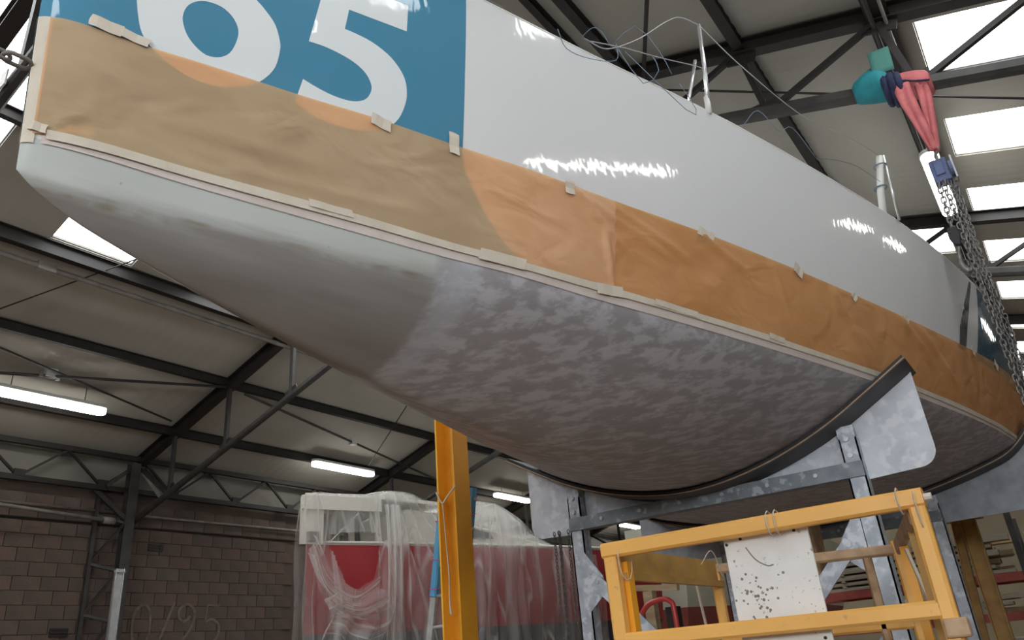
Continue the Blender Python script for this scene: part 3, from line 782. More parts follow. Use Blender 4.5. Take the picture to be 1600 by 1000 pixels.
five = [(1.490, 4.232), (1.833, 4.244), (1.830, 4.10), (1.583, 4.087)]+[tuple(p) for p in spline([(1.571, 3.98), (1.615, 3.979), (1.682, 3.970), (1.751, 3.941), (1.80, 3.898), (1.831, 3.847), (1.842, 3.787), (1.839, 3.732), (1.82, 3.661), (1.791, 3.609), (1.748, 3.568), (1.67, 3.530), (1.558, 3.514), (1.475, 3.524), (1.412, 3.554)], 3)]+[tuple(p) for p in spline([(1.432, 3.668), (1.486, 3.653), (1.548, 3.643), (1.61, 3.646), (1.653, 3.663), (1.680, 3.69), (1.694, 3.732), (1.690, 3.764), (1.67, 3.799), (1.637, 3.825), (1.597, 3.841), (1.546, 3.851), (1.495, 3.855), (1.439, 3.851)], 3)]
decal('numeral_five', 'vinyl_white', five, off=.0026, step=.03)
decal('blue_stern_panel', 'vinyl_navy', [(7.50, float(ZS(7.5))-.02), (7.36, 4.06), (7.16, 3.66), (7.14, 3.60), (12.4, 3.60), (12.4, 4.27), (10, 4.29), (8.5, 4.32)], off=.0012, step=.14)
decal('dark_stern_stripe', 'vinyl_dark', [(7.27, 4.33), (6.98, 4.05), (6.78, 3.80), (6.72, 3.615), (6.87, 3.615), (6.98, 3.85), (7.14, 4.1), (7.33, 4.33)], off=.0012, step=.06)

for sd in (1, -1): patch('blue_nose_wrap', 'vinyl_blue', NOSE, 3.13, 4.49, 30, .0012, side=sd)
# masking paper and tapes
ptop = pchip([.64, .70, .85, 1.11, 1.41, 1.79, 2.1, 2.65, 3.1, 4.1, 5.7, 6.74, 7.8, 8.5, 12.4], [3.535, 3.55, 3.553, 3.576, 3.589, 3.611, 3.615, 3.627, 3.628, 3.625, 3.615, 3.64, 3.68, 3.70, 3.72])
pbot = pchip([.64, .7, .96, 1.32, 1.8, 2.4, 3, 4, 5.4, 7.9, 12.4], [3.105, 3.118, 3.137, 3.145, 3.152, 3.15, 3.158, 3.155, 3.152, 3.14, 3.14])
def crease(y, z):
    o = .003*np.sin(9*y+5*z)*np.sin(4.2*y-11*z)+.0016*np.sin(23*y+17*z+2)+.0022*np.sin(14*z-5*y+2*np.sin(3*y))
    f = (z-pbot(y))/(ptop(y)-pbot(y)); env = np.sin(np.clip(f, 0, 1)*math.pi)**.5
    def fold(y0, z0, y1, z1, wd, am):
        d = np.array((y1-y0, z1-z0)); L_ = np.linalg.norm(d); d /= L_
        s = (y-y0)*d[0]+(z-z0)*d[1]; n = -(y-y0)*d[1]+(z-z0)*d[0]
        return 1.5*am*np.exp(-(n/wd)**2)*np.clip(np.minimum(s/.05, (L_-s)/.12), 0, 1)
    o = o*env
    for q in ((2.68, 3.62, 3.02, 3.36, .016, .014), (2.74, 3.59, 3.3, 3.42, .02, .010), (2.9, 3.60, 3.5, 3.42, .022, .009), (2.87, 3.46, 2.94, 3.17, .015, .012), (3.5, 3.61, 3.95, 3.47, .025, .010),
              (4.1, 3.62, 4.35, 3.2, .02, .010), (4.72, 3.61, 5.1, 3.3, .03, .010), (5.6, 3.6, 6.2, 3.35, .03, .012), (5.9, 3.6, 6.6, 3.3, .03, .012), (6.9, 3.62, 7.1, 3.2, .03, .012),
              (.69, 3.14, .83, 3.26, .012, .008), (.70, 3.42, .95, 3.36, .02, .005), (1.2, 3.2, 2.0, 3.26, .02, .005), (.95, 3.3, 1.6, 3.32, .03, .005)):
        o = o+fold(*q)
    return np.maximum(o, -.0030)
def seq(a, b, n): return np.linspace(a, b, n)
for a, b, n in ((.662, 2.94, 190), (2.935, 5.05, 90), (5.045, 7.3, 60), (7.29, 12.4, 70)):
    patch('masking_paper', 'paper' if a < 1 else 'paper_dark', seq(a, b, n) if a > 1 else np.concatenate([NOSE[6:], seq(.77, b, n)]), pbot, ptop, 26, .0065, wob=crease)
patch('waterline_tape', 'tape_pink', seq(.643, 12.4, 190), lambda y: 3.078 if y < .7 else 3.099-.012*math.exp(-(y-.7)/.15), lambda y: float(pbot(y))+.004, 4, .0035)
patch('paper_edge_tape', 'tape', seq(.70, 12.4, 190), lambda y: float(pbot(y))-.017, lambda y: float(pbot(y))+.016+.002*math.sin(5*y), 3, .010)
patch('stem_tape', 'tape', NOSE[:8], 3.08, 3.545, 12, .005)
for s, zz in ((-1, 3.545),): patch('stem_tape', 'tape', NOSE[:12], 3.08, zz, 12, .005, side=-1)
def tape_patch(y0, z0, y1, z1, wd, off=.013):
    d = np.array((y1-y0, z1-z0)); L_ = np.linalg.norm(d); d /= L_; nn = np.array((-d[1], d[0]))
    P = []
    for s in np.linspace(0, 1, 6):
        row_ = [np.array((y0, z0))+d*L_*s+nn*wd*(q-.5)+d*(.004*math.sin(3*q+y0*5) if s in (0, 1) else 0) for q in (0, .33, .66, 1)]
        P.append(hpt([p[0] for p in row_], [p[1] for p in row_], off+.002*math.sin(8*s)))
    MB().grid(P).build('tape_patch', 'tape', yacht, solid=.0008)
for q in ((2.055, 3.665, 2.062, 3.565, .045), (2.66, 3.645, 2.66, 3.575, .055), (1.70, 3.60, 1.78, 3.585, .05), (3.50, 3.63, 3.62, 3.615, .05), (4.34, 3.64, 4.42, 3.60, .06), (4.97, 3.62, 5.02, 3.585, .05), (5.67, 3.62, 5.74, 3.59, .05),
          (6.98, 3.67, 7.06, 3.63, .06), (7.62, 3.68, 7.72, 3.64, .06), (.76, 3.575, .85, 3.57, .045), (.83, 3.572, .93, 3.565, .035), (2.83, 3.15, 2.99, 3.163, .05), (1.50, 3.16, 1.66, 3.162, .028), (2.2, 3.15, 2.42, 3.152, .05), (.655, 3.135, .70, 3.13, .03), (3.2, 3.165, 3.5, 3.16, .03), (4.1, 3.17, 4.24, 3.165, .03)):
    tape_patch(*q)

# deck hardware
def dz_(y): return float(ZS(y))
def dx_(y, s=1): return X0+s*float(BS(y))
st = MB().tube([(-.965, 3.68, dz_(3.68)-.01), (-.93, 3.68, 4.78), (-.905, 3.68, 5.09)], .0125, 10); st.build('stanchion', 'stain', yacht, smooth=True)
MB().tube([(-.965, 3.68, dz_(3.68)-.02), (-.96, 3.68, dz_(3.68)+.10)], .017, 10).build('stanchion_base', 'white_plastic', yacht, smooth=True)
MB().tube([(-1.04, 3.55, dz_(3.55)-.01), (-.97, 3.66, 4.83)], .010, 8).build('stanchion_brace', 'stain', yacht, smooth=True)
MB().tube([(-.42, 5.68, dz_(5.7)-.01), (-.385, 5.69, 4.62), (-.315, 5.7, 4.92)], .026, 12).build('stanchion', 'white_plastic', yacht, smooth=True)
MB().tube([(-.33, 5.78, dz_(5.8)-.01), (-.29, 5.70, 4.92)], .010, 8).build('stanchion', 'stain', yacht, smooth=True)
for z in (4.84, 4.66): MB().tube([(-.355+.045*math.cos(a)+(z-4.75)*.25, 5.7+.045*math.sin(a), z) for a in np.linspace(0, 2*math.pi, 14)[:-1]], .006, 5, closed=True).build('tie', 'blue_wire', yacht)
for s in (-1,):
    for y in (3.0, 4.6, 6.2): MB().tube([(X0+s*(float(BS(y))-.04), y, dz_(y)), (X0+s*(float(BS(y))-.04), y, dz_(y)+.62)], .0125, 8).build('stanchion', 'stain', yacht, smooth=True)
def line(pts, r=.004, mt='wire', name='lifeline', k=8, n=5):
    MB().tube(spline(pts, k), r, n).build(name, mt, yacht, smooth=True)
line([(-1.25, 2.75, 4.50), (-1.22, 2.95, 4.56), (-1.13, 3.2, 4.76), (-1.03, 3.45, 5.02), (-.97, 3.56, 5.10), (-.905, 3.68, 5.09)], .0035)
line([(-.905, 3.68, 5.09), (-.80, 4.1, 4.98), (-.62, 4.7, 4.86), (-.45, 5.25, 4.92), (-.31, 5.7, 4.92)], .003)
line([(-1.24, 2.78, 4.50), (-1.16, 3.05, 4.60), (-1.08, 3.35, 4.70), (-.98, 3.60, 4.76), (-.94, 3.67, 4.76)], .003)
line([(-1.33, 2.62, 4.52), (-1.325, 2.68, 4.43), (-1.24, 2.75, 4.36), (-1.13, 2.82, 4.33), (-1.13, 2.86, 4.47)], .0022, 'blue_wire', 'loose_line', 4)
line([(-1.25, 2.72, 4.49), (-1.20, 2.76, 4.55), (-1.17, 2.80, 4.53), (-1.16, 2.84, 4.47)], .0022, 'blue_wire', 'loose_line', 3)
line([(-1.14, 2.9, 4.47), (-1.05, 2.92, 4.20), (-.985, 3.0, 4.30), (-1.02, 3.05, 4.46)], .0022, 'blue_wire', 'loose_line', 2)
line([(-1.12, 2.94, 4.47), (-.93, 3.13, 4.10), (-.90, 3.20, 4.13), (-1.0, 3.35, 4.46)], .0022, 'blue_wire', 'loose_line', 2)
line([(-1.2, 2.95, 4.56), (-1.1, 3.1, 4.76), (-1.03, 3.2, 4.62), (-1.0, 3.25, 4.46)], .002, 'blue_wire', 'loose_line', 2)
line([(-1.60, 2.0, 4.49), (-1.53, 2.07, 4.42), (-1.46, 2.14, 4.43), (-1.44, 2.30, 4.48)], .0022, 'blue_wire', 'loose_line', 2)
line([(-.86, 3.95, 4.45), (-.78, 4.1, 4.62), (-.72, 4.25, 4.52), (-.66, 4.4, 4.60), (-.6, 4.6, 4.43)], .0022, 'blue_wire', 'loose_line', 4)
line([(-.6, 4.6, 4.44), (-.52, 4.9, 4.55), (-.44, 5.2, 4.62), (-.36, 5.6, 4.66)], .002, 'blue_wire', 'loose_line', 4)
# stern deck cloth, saildrive leg, bow chain plate
cl = [[(X0+s*.2+2.1-.25, 8.6+.5*t, 4.33+.10*math.sin(3*t+s*5)+.10*(1-s*s)+.04*math.sin(11*t)) for s in np.linspace(-1, .9, 8)] for t in np.linspace(0, 2, 14)]
MB().grid([[(X0+2.0+.16*s+.05*math.sin(4*t), 8.3+t, 4.31+.13*(1-s*s)*(.7+.5*math.sin(5*t))+.02*math.sin(17*t+3*s)) for s in np.linspace(-1, 1, 9)] for t in np.linspace(0, 2.2, 22)]).build('deck_cover', 'canvas', yacht, smooth=True, solid=.006)
MB().prism([(7.9, 2.70), (8.35, 2.72), (8.28, 2.35), (8.32, 2.12), (8.12, 2.02), (7.93, 2.12), (7.98, 2.35)], 0, X0-.05, X0+.05).build('saildrive_leg', 'tan', yacht, bevel=.03)

# ------------------------------------------------------------------ chain helper
def link_geo(L_, W_, r, k=5, n=6):
    a = L_/2-W_/2; pts = []
    for i in range(k+1): t = math.pi*i/k; pts.append((W_/2*math.cos(t), 0, a+W_/2*math.sin(t)))
    for i in range(k+1): t = math.pi+math.pi*i/k; pts.append((W_/2*math.cos(t), 0, -a+W_/2*math.sin(t)))
    return pts
def link_mesh(L_, W_, r, mt):
    mb = MB().tube(link_geo(L_, W_, r), r, 6, closed=True)
    me = bpy.data.meshes.new('link'); me.from_pydata(mb.v, [], mb.f); me.materials.append(M[mt]); me.shade_smooth(); return me
def chain(root, p, q, pitch, me, jitter=0.0):
    p = Vector(p); q = Vector(q); d = (q-p); n = int(d.length/pitch); rot = d.to_track_quat('Z', 'Y')
    base = root.location
    for i in range(n):
        o = bpy.data.objects.new('link', me); COL.objects.link(o); o.parent = root
        c = p+d*((i+.5)/n)
        o.location = c-base+Vector((rng.normal(0, jitter), rng.normal(0, jitter), 0))
        o.rotation_mode = 'QUATERNION'
        from mathutils import Quaternion
        o.rotation_quaternion = rot @ Quaternion((0, 0, 1), (math.pi/2 if i % 2 else 0)+rng.normal(0, .25))
def chain_joined(name, mt, p, q, pitch, L_, W_, r, parent=None):
    p = np.array(p, float); q = np.array(q, float); n = int(np.linalg.norm(q-p)/pitch); mb = MB()
    for i in range(n):
        c = p+(q-p)*((i+.5)/n); g = link_geo(L_, W_, r, 3)
        a = math.pi/2 if i % 2 else 0.2
        mb.tube([(c[0]+x*math.cos(a), c[1]+x*math.sin(a), c[2]+z) for x, _, z in g], r, 4, closed=True)
    return mb.build(name, mt, parent)
# chain at the bow, seen beside the stem
bc = thing('bow_chain', (-2.1, .62, 3.34), 'grey shackle and chain links hooked to the stem of the yacht', 'chain')
bm_ = link_mesh(.075, .036, .007, 'conduit')
def place_link(root, c, dirv, tw):
    o = bpy.data.objects.new('link', bm_); COL.objects.link(o); o.parent = root; o.location = Vector(c)-root.location
    o.rotation_mode = 'QUATERNION'; o.rotation_quaternion = Vector(dirv).to_track_quat('Z', 'Y') @ Matrix.Rotation(tw, 4, 'Z').to_quaternion()
for i in range(7): place_link(bc, (-2.1-.002*i, .615-.055*i, 3.352-.004*i), (0, -1, -.08), .3+(math.pi/2 if i % 2 else 0))

# ------------------------------------------------------------------ cradles
def cradle(yc, tipx, tipz, legx, label, plate_mat, zb=2.517):
    c = thing('boat_cradle', (X0, yc, 0), label, 'cradle')
    yp = yc+.06                                   # web plate
    b, z = section([yc-.23]); b, z = b[0], z[0]
    k = (b < tipx-.36) & (z < 3.2)
    prof = [(float(x), float(q)-.016) for x, q in zip(b[k], z[k])]
    x1, z1 = prof[-1]; sl1 = (prof[-1][1]-prof[-3][1])/(prof[-1][0]-prof[-3][0])
    Lx_ = tipx-x1
    for t in np.linspace(.12, 1, 9): prof.append((x1+Lx_*t, z1+sl1*Lx_*t+(tipz-z1-sl1*Lx_)*t*t))
    full = [(-x, q) for x, q in prof[::-1][:-1]]+prof
    full = np.array(full)
    # curved flange + rubber pad on it, as swept strips
    tg = np.gradient(full, axis=0); tg /= np.linalg.norm(tg, axis=1)[:, None]; nm = np.stack([-tg[:, 1], tg[:, 0]], 1)
    def strip(name, o0, o1, ya, yb, mt):
        A = full+nm*o0; B = full+nm*o1
        mb = MB()
        P = [[(X0+a[0], ya, a[1]), (X0+a[0], yb, a[1]), (X0+b_[0], yb, b_[1]), (X0+b_[0], ya, b_[1]), (X0+a[0], ya, a[1])] for a, b_ in zip(A, B)]
        mb.grid(P)
        for r_ in (P[0], P[-1]): mb.add(r_[:4], [(0, 1, 2, 3)])
        return mb.build(name, mt, c, smooth=False)
    strip('flange', -.032, -.018, yc-.23, yc+.16, 'flange')
    strip('pad', -.018, .004, yc-.22, yc+.17, 'rubber')
    strip('pad_edge', -.026, -.019, yc-.236, yc-.226, 'tan')
    # web plate: wings beyond the legs and the strip between
    def outline(xa, xb):
        up = [(x, q) for x, q in (full+nm*(-.034)) if xa-1e-6 <= x <= xb+1e-6]
        f = lambda x: float(np.interp(x, full[:, 0], full[:, 1]-.036))
        return [(xa, f(xa))]+up+[(xb, f(xb))]
    R_ = .11
    for s in (1, -1):
        xa, xb = legx-.06, tipx-.005
        up = outline(xa, xb)
        cor = [(xb+.004-R_+R_*math.cos(a), zb+R_+.02+R_*math.sin(a)) for a in np.linspace(0, -math.pi/2+.12, 7)]
        poly = up+cor+[(xa, zb)]
        MB().prism([(X0+s*x, q) for x, q in poly], 1, yp-.005, yp+.005).build('wing_plate', plate_mat, c)
    up = outline(-legx+.05, legx-.05)
    MB().prism([(X0+x, q) for x, q in up+[(legx-.05, 2.545), (-legx+.05, 2.545)]], 1, yp-.005, yp+.005).build('web_plate', plate_mat, c)
    for s in (1, -1):
        lx = X0+s*legx
        f = float(np.interp(legx, full[:, 0], full[:, 1]))
        lg = MB()
        # open channel leg: face plate towards the bow with two returns
        lg.box((lx, yc-.03, f/2-.02), (.112, .010, f-.05)); 
        for e in (1, -1): lg.box((lx+e*.051, yc+.02, f/2-.06), (.010, .11, f-.13))
        lg.build('leg', 'galv', c)
        for zz in (2.58, 2.68, 2.79):
            MB().tube([(lx-.005, yc-.034, zz), (lx-.005, yc-.050, zz)], .018, 6).build('bolt', 'bolt', c)
        # gusset and inward brace
        MB().prism([(lx-s*.05, 2.36), (lx-s*.05, 1.92), (lx-s*.20, 2.05), (lx-s*.19, 2.17)], 1, yc-.045, yc-.033).build('gusset_plate', 'galv', c)
        MB().beam((lx-s*.13, yc-.062, 2.14), (X0+s*.12, yc-.062, 1.30), .016, .10, up=(0, 0, 1)).build('brace', 'galv', c)
        MB().tube([(lx-s*.15, yc-.055, 2.125), (lx-s*.15, yc-.078, 2.125)], .017, 6).build('bolt', 'bolt', c)
        MB().box((lx, yc, .015), (.3, .3, .03)).build('foot_plate', 'galv', c)
    bm2 = MB()
    bm2.box((X0, yc-.046, 2.585), (2*legx+.11, .010, .10)); bm2.box((X0, yc-.0, 2.54), (2*legx+.10, .10, .010)); bm2.box((X0, yc+.0, 2.632), (2*legx-.1, .08, .008))
    bm2.build('cross_beam', 'galv_beam', c)
    for q in np.linspace(-legx+.25, legx-.25, 6): MB().tube([(X0+q, yc-.050, 2.59), (X0+q, yc-.066, 2.59)], .015, 6).build('bolt', 'bolt', c)
    MB().beam((X0-legx, yc, .09), (X0+legx, yc, .09), .1, .1).build('ground_beam', 'galv', c)
    MB().box((X0, yc-.06, 1.27), (.34, .012, .22)).build('gusset_plate', 'galv', c)
    return c
cradle(5.40, 1.565, 3.195, 1.08, 'front galvanised steel cradle with curved black pad around the hull bottom', 'galv_bright')
cradle(8.58, 2.12, 3.33, 1.08, 'rear galvanised cradle holding the hull near its stern', 'galv_dark')
# chains hanging behind the far wing plate
cz = thing('hanging_chain', (-3.4, 5.30, 2.5), 'three thin chains hanging below the left cradle plate', 'chain')
for k, (x, r_) in enumerate(((-3.415, 0), (-3.375, .02), (-3.36, -.015), (-3.28, .0))):
    o = chain_joined('chain_fall', 'chain_dark', (x, 5.40+r_, 2.56), (x-.01, 5.40+r_, 1.2 if k < 3 else 1.5), .026, .034, .017, .0035, cz)
    o['kind'] = 'stuff'

# ------------------------------------------------------------------ hoist, slings
hs = thing('chain_hoist', (.045, 6.6, 5.08), 'navy blue manual chain hoist hanging from a pink sling', 'hoist')
MB().box((.03, 6.6, 5.08), (.13, .12, .22)).build('gear_case', 'hoist_blue', hs, bevel=.012)
MB().box((.03, 6.535, 5.10), (.07, .02, .14)).build('chain_guide', 'hoist_blue', hs, bevel=.006)
MB().tube([(.10, 6.6, 5.08), (.125, 6.6, 5.08)], .075, 16).build('hand_wheel', 'hoist_blue', hs, smooth=False)
MB().box((.132, 6.6, 5.08), (.012, .10, .22)).build('side_plate', 'wire', hs)
MB().tube(spline([(.04, 6.6, 5.20), (.04, 6.6, 5.26), (.075, 6.6, 5.31), (.04, 6.6, 5.37), (.0, 6.6, 5.32)], 5), .015, 8).build('top_hook', 'chain', hs, smooth=True)
lm = link_mesh(.062, .034, .0068, 'chain')
lm2 = link_mesh(.046, .026, .0050, 'chain')
chain(hs, (-.012, 6.55, 4.97), (-.035, 6.55, 4.50), .046, lm)
chain(hs, (.025, 6.54, 4.97), (.005, 6.53, 2.5), .046, lm, .004)
chain(hs, (.06, 6.56, 4.97), (.05, 6.58, 2.7), .036, lm2, .004)
chain(hs, (.085, 6.60, 4.97), (.085, 6.62, 3.2), .036, lm2, .004)
chain(hs, (.10, 6.64, 4.97), (.065, 6.60, 3.75), .046, lm, .004)
chain(hs, (-.02, 6.60, 4.30), (.02, 6.60, 3.72), .046, lm, .008)
MB().prism([(-.075, 4.54), (-.005, 4.54), (.0, 4.44), (-.02, 4.37), (-.06, 4.39), (-.08, 4.46)], 1, 6.52, 6.58).build('hook_block', 'rubber', hs, bevel=.008)
MB().tube(spline([(-.035, 6.55, 4.37), (-.055, 6.55, 4.30), (-.06, 6.55, 4.20), (-.02, 6.55, 4.14), (.015, 6.55, 4.20)], 5), [.014]*5+[.02]*5+[.022]*5+[.016]*5+[.008], 8).build('lower_hook', 'chain', hs, smooth=True)
# pink round sling over the bottom chord
ps = thing('round_sling', (.09, 6.7, 5.3), 'faded pink round sling looped over the truss above the hoist', 'sling')
def cloth_strip(name, mt, cl, wd, parent, wdir=(1, 0, 0), fold=.012):
    c = spline(cl, 8); n = len(c); ww = np.interp(np.linspace(0, 1, n), np.linspace(0, 1, len(wd)), wd); P = []
    for i in range(n):
        P.append([np.array(c[i])+np.array(wdir)*ww[i]*(q-.5)+np.array((0, -1, 0))*(fold*math.sin(q*9+i*.12)+.5*ww[i]*(.25-(q-.5)**2)) for q in np.linspace(0, 1, 9)])
    MB().grid(P).build(name, mt, parent, smooth=True, solid=.012)
cloth_strip('sling_leg', 'pink', [(-.02, 6.55, 6.02), (-.01, 6.55, 5.8), (.025, 6.55, 5.5), (.045, 6.55, 5.28)], [.13, .12, .09, .05], ps)
cloth_strip('sling_leg', 'pink', [(.13, 6.60, 6.00), (.12, 6.60, 5.8), (.085, 6.60, 5.5), (.06, 6.60, 5.28)], [.10, .10, .07, .045], ps)
MB().grid([[(x, 6.7+r*math.cos(a), 6.09-.315*x+r*.95*math.sin(a)) for a in np.linspace(0, 2*math.pi, 18)] for x, r in ((-.07, .10), (-.05, .125), (.03, .135), (.12, .135), (.19, .12), (.21, .09))]).build('sling_wrap', 'pink', ps, smooth=True, solid=.010)
MB().tube(spline([(-.1, 6.56, 6.10), (.0, 6.545, 6.06), (.1, 6.545, 6.0), (.2, 6.57, 5.97)], 6), .010, 6).build('tie_cord', 'navy', ps, smooth=True)
ts = thing('lifting_strap', (-.25, 6.7, 5.9), 'teal cloth strap wrapped around the truss beside the pink sling', 'strap')
def wrap(x, r, dz, y=6.7, n=18): return [(x, y+r*math.cos(a), 6.09-.315*x+dz+r*.95*math.sin(a)) for a in np.linspace(0, 2*math.pi, n)]
MB().grid([wrap(x, r, d) for x, r, d in ((-.40, .08, .0), (-.37, .11, .02), (-.28, .15, .05), (-.18, .18, .08), (-.10, .16, .07), (-.08, .09, .02))]).build('strap_cloth', 'teal', ts, smooth=True, solid=.008)
MB().grid([[(x+.02*math.sin(3*z_), 6.56+.03*math.sin(5*x), 6.22+z_) for x in np.linspace(-.20, -.02, 5)] for z_ in np.linspace(0, .26, 6)]).build('strap_end', 'green', ts, smooth=True, solid=.01)
ns = thing('navy_strap', (-.06, 6.66, 5.95), 'bundled navy strap knotted between the teal and pink slings', 'strap')
for x, r in ((-.13, .12), (-.08, .135), (-.03, .125)):
    MB().tube(wrap(x, r, -.03, 6.67)[:-1], .045, 8, closed=True, flat=.8).build('strap_turn', 'navy', ns, smooth=True)

# ------------------------------------------------------------------ yellow work cage
cg = thing('work_cage', (-1.0, 3.55, 0), 'yellow ochre steel access cage with a stained white board', 'platform')
YF1, YR1, XA, XB = 3.03, 4.18, -1.635, -.41
ZT, ZM, XR1 = 2.018, 1.66, -.70
tb = dict(chamfer=.010)
MB().beam((XA-.035, YF1, ZT), (XB+.03, YF1, ZT), .06, .064, **tb).build('front_top_rail', 'yellow', cg)
MB().beam((XA, YF1, ZM-.005), (XB, YF1, ZM-.005), .055, .058, **tb).build('front_mid_rail', 'yellow', cg)
MB().beam((XA, YF1, .5), (XA, YF1, ZT-.03), .06, .06, **tb).build('front_post', 'yellow', cg)
MB().beam((XB, YF1, .5), (XB, YF1, ZT-.03), .055, .06, **tb).build('front_post', 'yellow', cg)
# top rail and posts on the right, worn plates
MB().beam((XB-.03, YF1+.05, ZT-.05), (XR1, YR1, ZT-.05), .03, .07, **tb).build('side_top_rail', 'tan', cg)
MB().beam((XB-.03, YF1+.05, ZM), (XR1, YR1, ZM), .03, .05, **tb).build('side_mid_rail', 'dirty_yellow', cg)
MB().beam((XA+.0, YF1+.03, ZT-.045), (XA+.0, YR1, ZT-.045), .035, .11).build('side_top_rail', 'dirty_yellow', cg)
MB().beam((XA+.03, YF1+.03, ZT-.11), (XA+.03, YR1, ZT-.11), .03, .03).build('side_lower_rail', 'dirty_yellow', cg)
MB().beam((XA+.02, YF1+.06, .5), (XA+.02, YF1+.06, ZT-.05), .06, .05).build('hinge_post', 'orange', cg)
for x in (XA, XR1):
    MB().beam((x, YR1, .5), (x, YR1, ZT-.02), .05, .05, **tb).build('rear_post', 'yellow', cg)
MB().beam((XA, YR1, ZT-.03), (XR1, YR1, ZT-.06), .045, .05, **tb).build('rear_top_rail', 'tan', cg)
MB().beam((XA, YR1, ZM-.03), (XR1, YR1, ZM-.03), .045, .05, **tb).build('rear_mid_rail', 'yellow', cg)
MB().beam((-.85, YR1-.0, .5), (-.85, YR1-.0, ZT-.08), .04, .045, **tb).build('rear_upright', 'tan', cg)
# right side: narrow inner gate of flat bars behind the front post
MB().beam((XB-.075, YF1+.26, 1.2), (XB-.075, YF1+.26, ZT-.08), .03, .02).build('gate_bar', 'dirty_yellow', cg)
MB().beam((XB-.19, YF1+.70, 1.0), (XB-.19, YF1+.70, ZT-.09), .035, .03).build('gate_bar', 'orange', cg)
MB().beam((XB-.09, YF1+.40, 1.58), (XB-.15, YF1+.48, ZT-.12), .012, .010).build('gate_rod', 'rope', cg)
MB().box(((XA+XB)/2, (YF1+YR1)/2, .5), (XB-XA+.1, YR1-YF1+.1, .06)).build('platform_floor', 'alu', cg)
for x in (XA+.1, XB-.1):
    for y in (YF1+.1, YR1-.1):
        MB().box((x, y, .27), (.07, .07, .42)).build('leg', 'yellow', cg)
        MB().tube([(x-.03, y, .075), (x+.03, y, .075)], .075, 14).build('wheel', 'rubber', cg)
# hinge bracket low on the right front post
for c_, d_ in (((XB+.015, YF1-.02, 1.595), (.075, .05, .06)), ((XB+.02, YF1-.02, 1.50), (.07, .05, .05)), ((XB+.02, YF1-.02, 1.40), (.03, .03, .16))):
    MB().box(c_, d_).build('hinge_knuckle', 'tan', cg, bevel=.008)
bo = MB().tube([(XB+.03, YF1, ZT+.0), (XB+.055, YF1, ZT+.0)], .013, 8).build('bolt', 'boat_white', cg)
def tie(c, r, name='string_tie', mt='rope', k=1.0):
    MB().tube([(c[0]+.0*a, c[1]+r*math.cos(a), c[2]+k*r*math.sin(a)) for a in np.linspace(0, 2*math.pi, 12)[:-1]], .003, 4, closed=True).build(name, mt, cg)
for x in (-.93, -.90): tie((x, YF1, ZT), .047)
tie((XA+.05, YF1+.02, ZT-.05), .06, k=1.3); tie((XB-.05, YF1, ZT), .046); tie((XB+.005, YF1-.01, ZT-.04), .05, k=1.4)
MB().tube(spline([(XA+.03, YF1+.9, ZT-.02), (XA+.06, YF1+1.0, ZT+.05), (XA+.05, YF1+1.12, ZT-.08)], 5), .003, 4).build('string_tie', 'rope', cg)
# stained white board, hung behind the front rails
wb_ = thing('white_board', (-.985, 3.09, 1.0), 'stained white board hung inside the yellow cage rails', 'board')
MB().box((-.978, 3.085, 1.52), (.338, .014, 1.01)).build('panel', 'board', wb_, bevel=.003)
for x, z in ((-1.075, 1.985), (-.86, 1.985), (-1.135, 1.97), (-.835, 1.6)):
    MB().tube([(x, 3.078, z), (x, 3.074, z)], .006, 8).build('screw_hole', 'steel', wb_)
MB().tube(spline([(-1.06, 3.076, 1.95), (-1.03, 3.076, 1.90), (-.99, 3.076, 1.872), (-.965, 3.076, 1.872)], 5), .0022, 4).build('scratch', 'conduit', wb_)
for k in range(46):
    x = rng.normal(-1.06, .05); z = rng.normal(1.775, .045)
    if x > -1.14 and z < 1.86: MB().tube([(x, 3.0785, z), (x, 3.0770, z)], rng.uniform(.002, .0065), 6).build('stain_spot', 'conduit', wb_)

# ------------------------------------------------------------------ yellow jib post, rope, ladder
jp = thing('crane_post', (-4.13, 5.0, 0), 'tall yellow H-section steel post between the yacht and the red boat', 'post')
MB().box((-4.215, 5.0, 3.2), (.016, .2, 6.4)).build('flange', 'orange_lit', jp)
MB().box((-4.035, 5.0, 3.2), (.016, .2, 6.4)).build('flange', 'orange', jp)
MB().box((-4.125, 5.02, 3.2), (.17, .012, 6.4)).build('web', 'orange', jp)
MB().box((-4.125, 5.0, .015), (.4, .4, .03)).build('base_plate', 'orange', jp)
MB().box((-4.125, 5.0, 6.41), (.3, .3, .03)).build('head_plate', 'orange', jp)
rp_ = thing('hanging_rope', (-4.13, 4.93, 2.9), 'pale rope tied around the yellow post with a hanging tail', 'rope')
MB().tube(spline([(-4.23, 4.9, 2.98), (-4.19, 4.885, 2.92), (-4.15, 4.88, 2.875), (-4.10, 4.885, 2.92), (-4.02, 4.9, 3.0)], 5), .008, 6).build('rope_loop', 'rope', rp_, smooth=True)
MB().tube(spline([(-4.15, 4.88, 2.875), (-4.148, 4.90, 2.6), (-4.13, 4.90, 2.3), (-4.135, 4.90, 2.1), (-4.125, 4.90, 2.0)], 6), [.006]*12+[.007]*6+[.008]*4+[.012]*3, 6).build('rope_tail', 'rope', rp_, smooth=True)
ld = thing('ladder', (-4.5, 5.3, 0), 'aluminium ladder with blue foam sleeves leaning behind the yellow post', 'ladder')
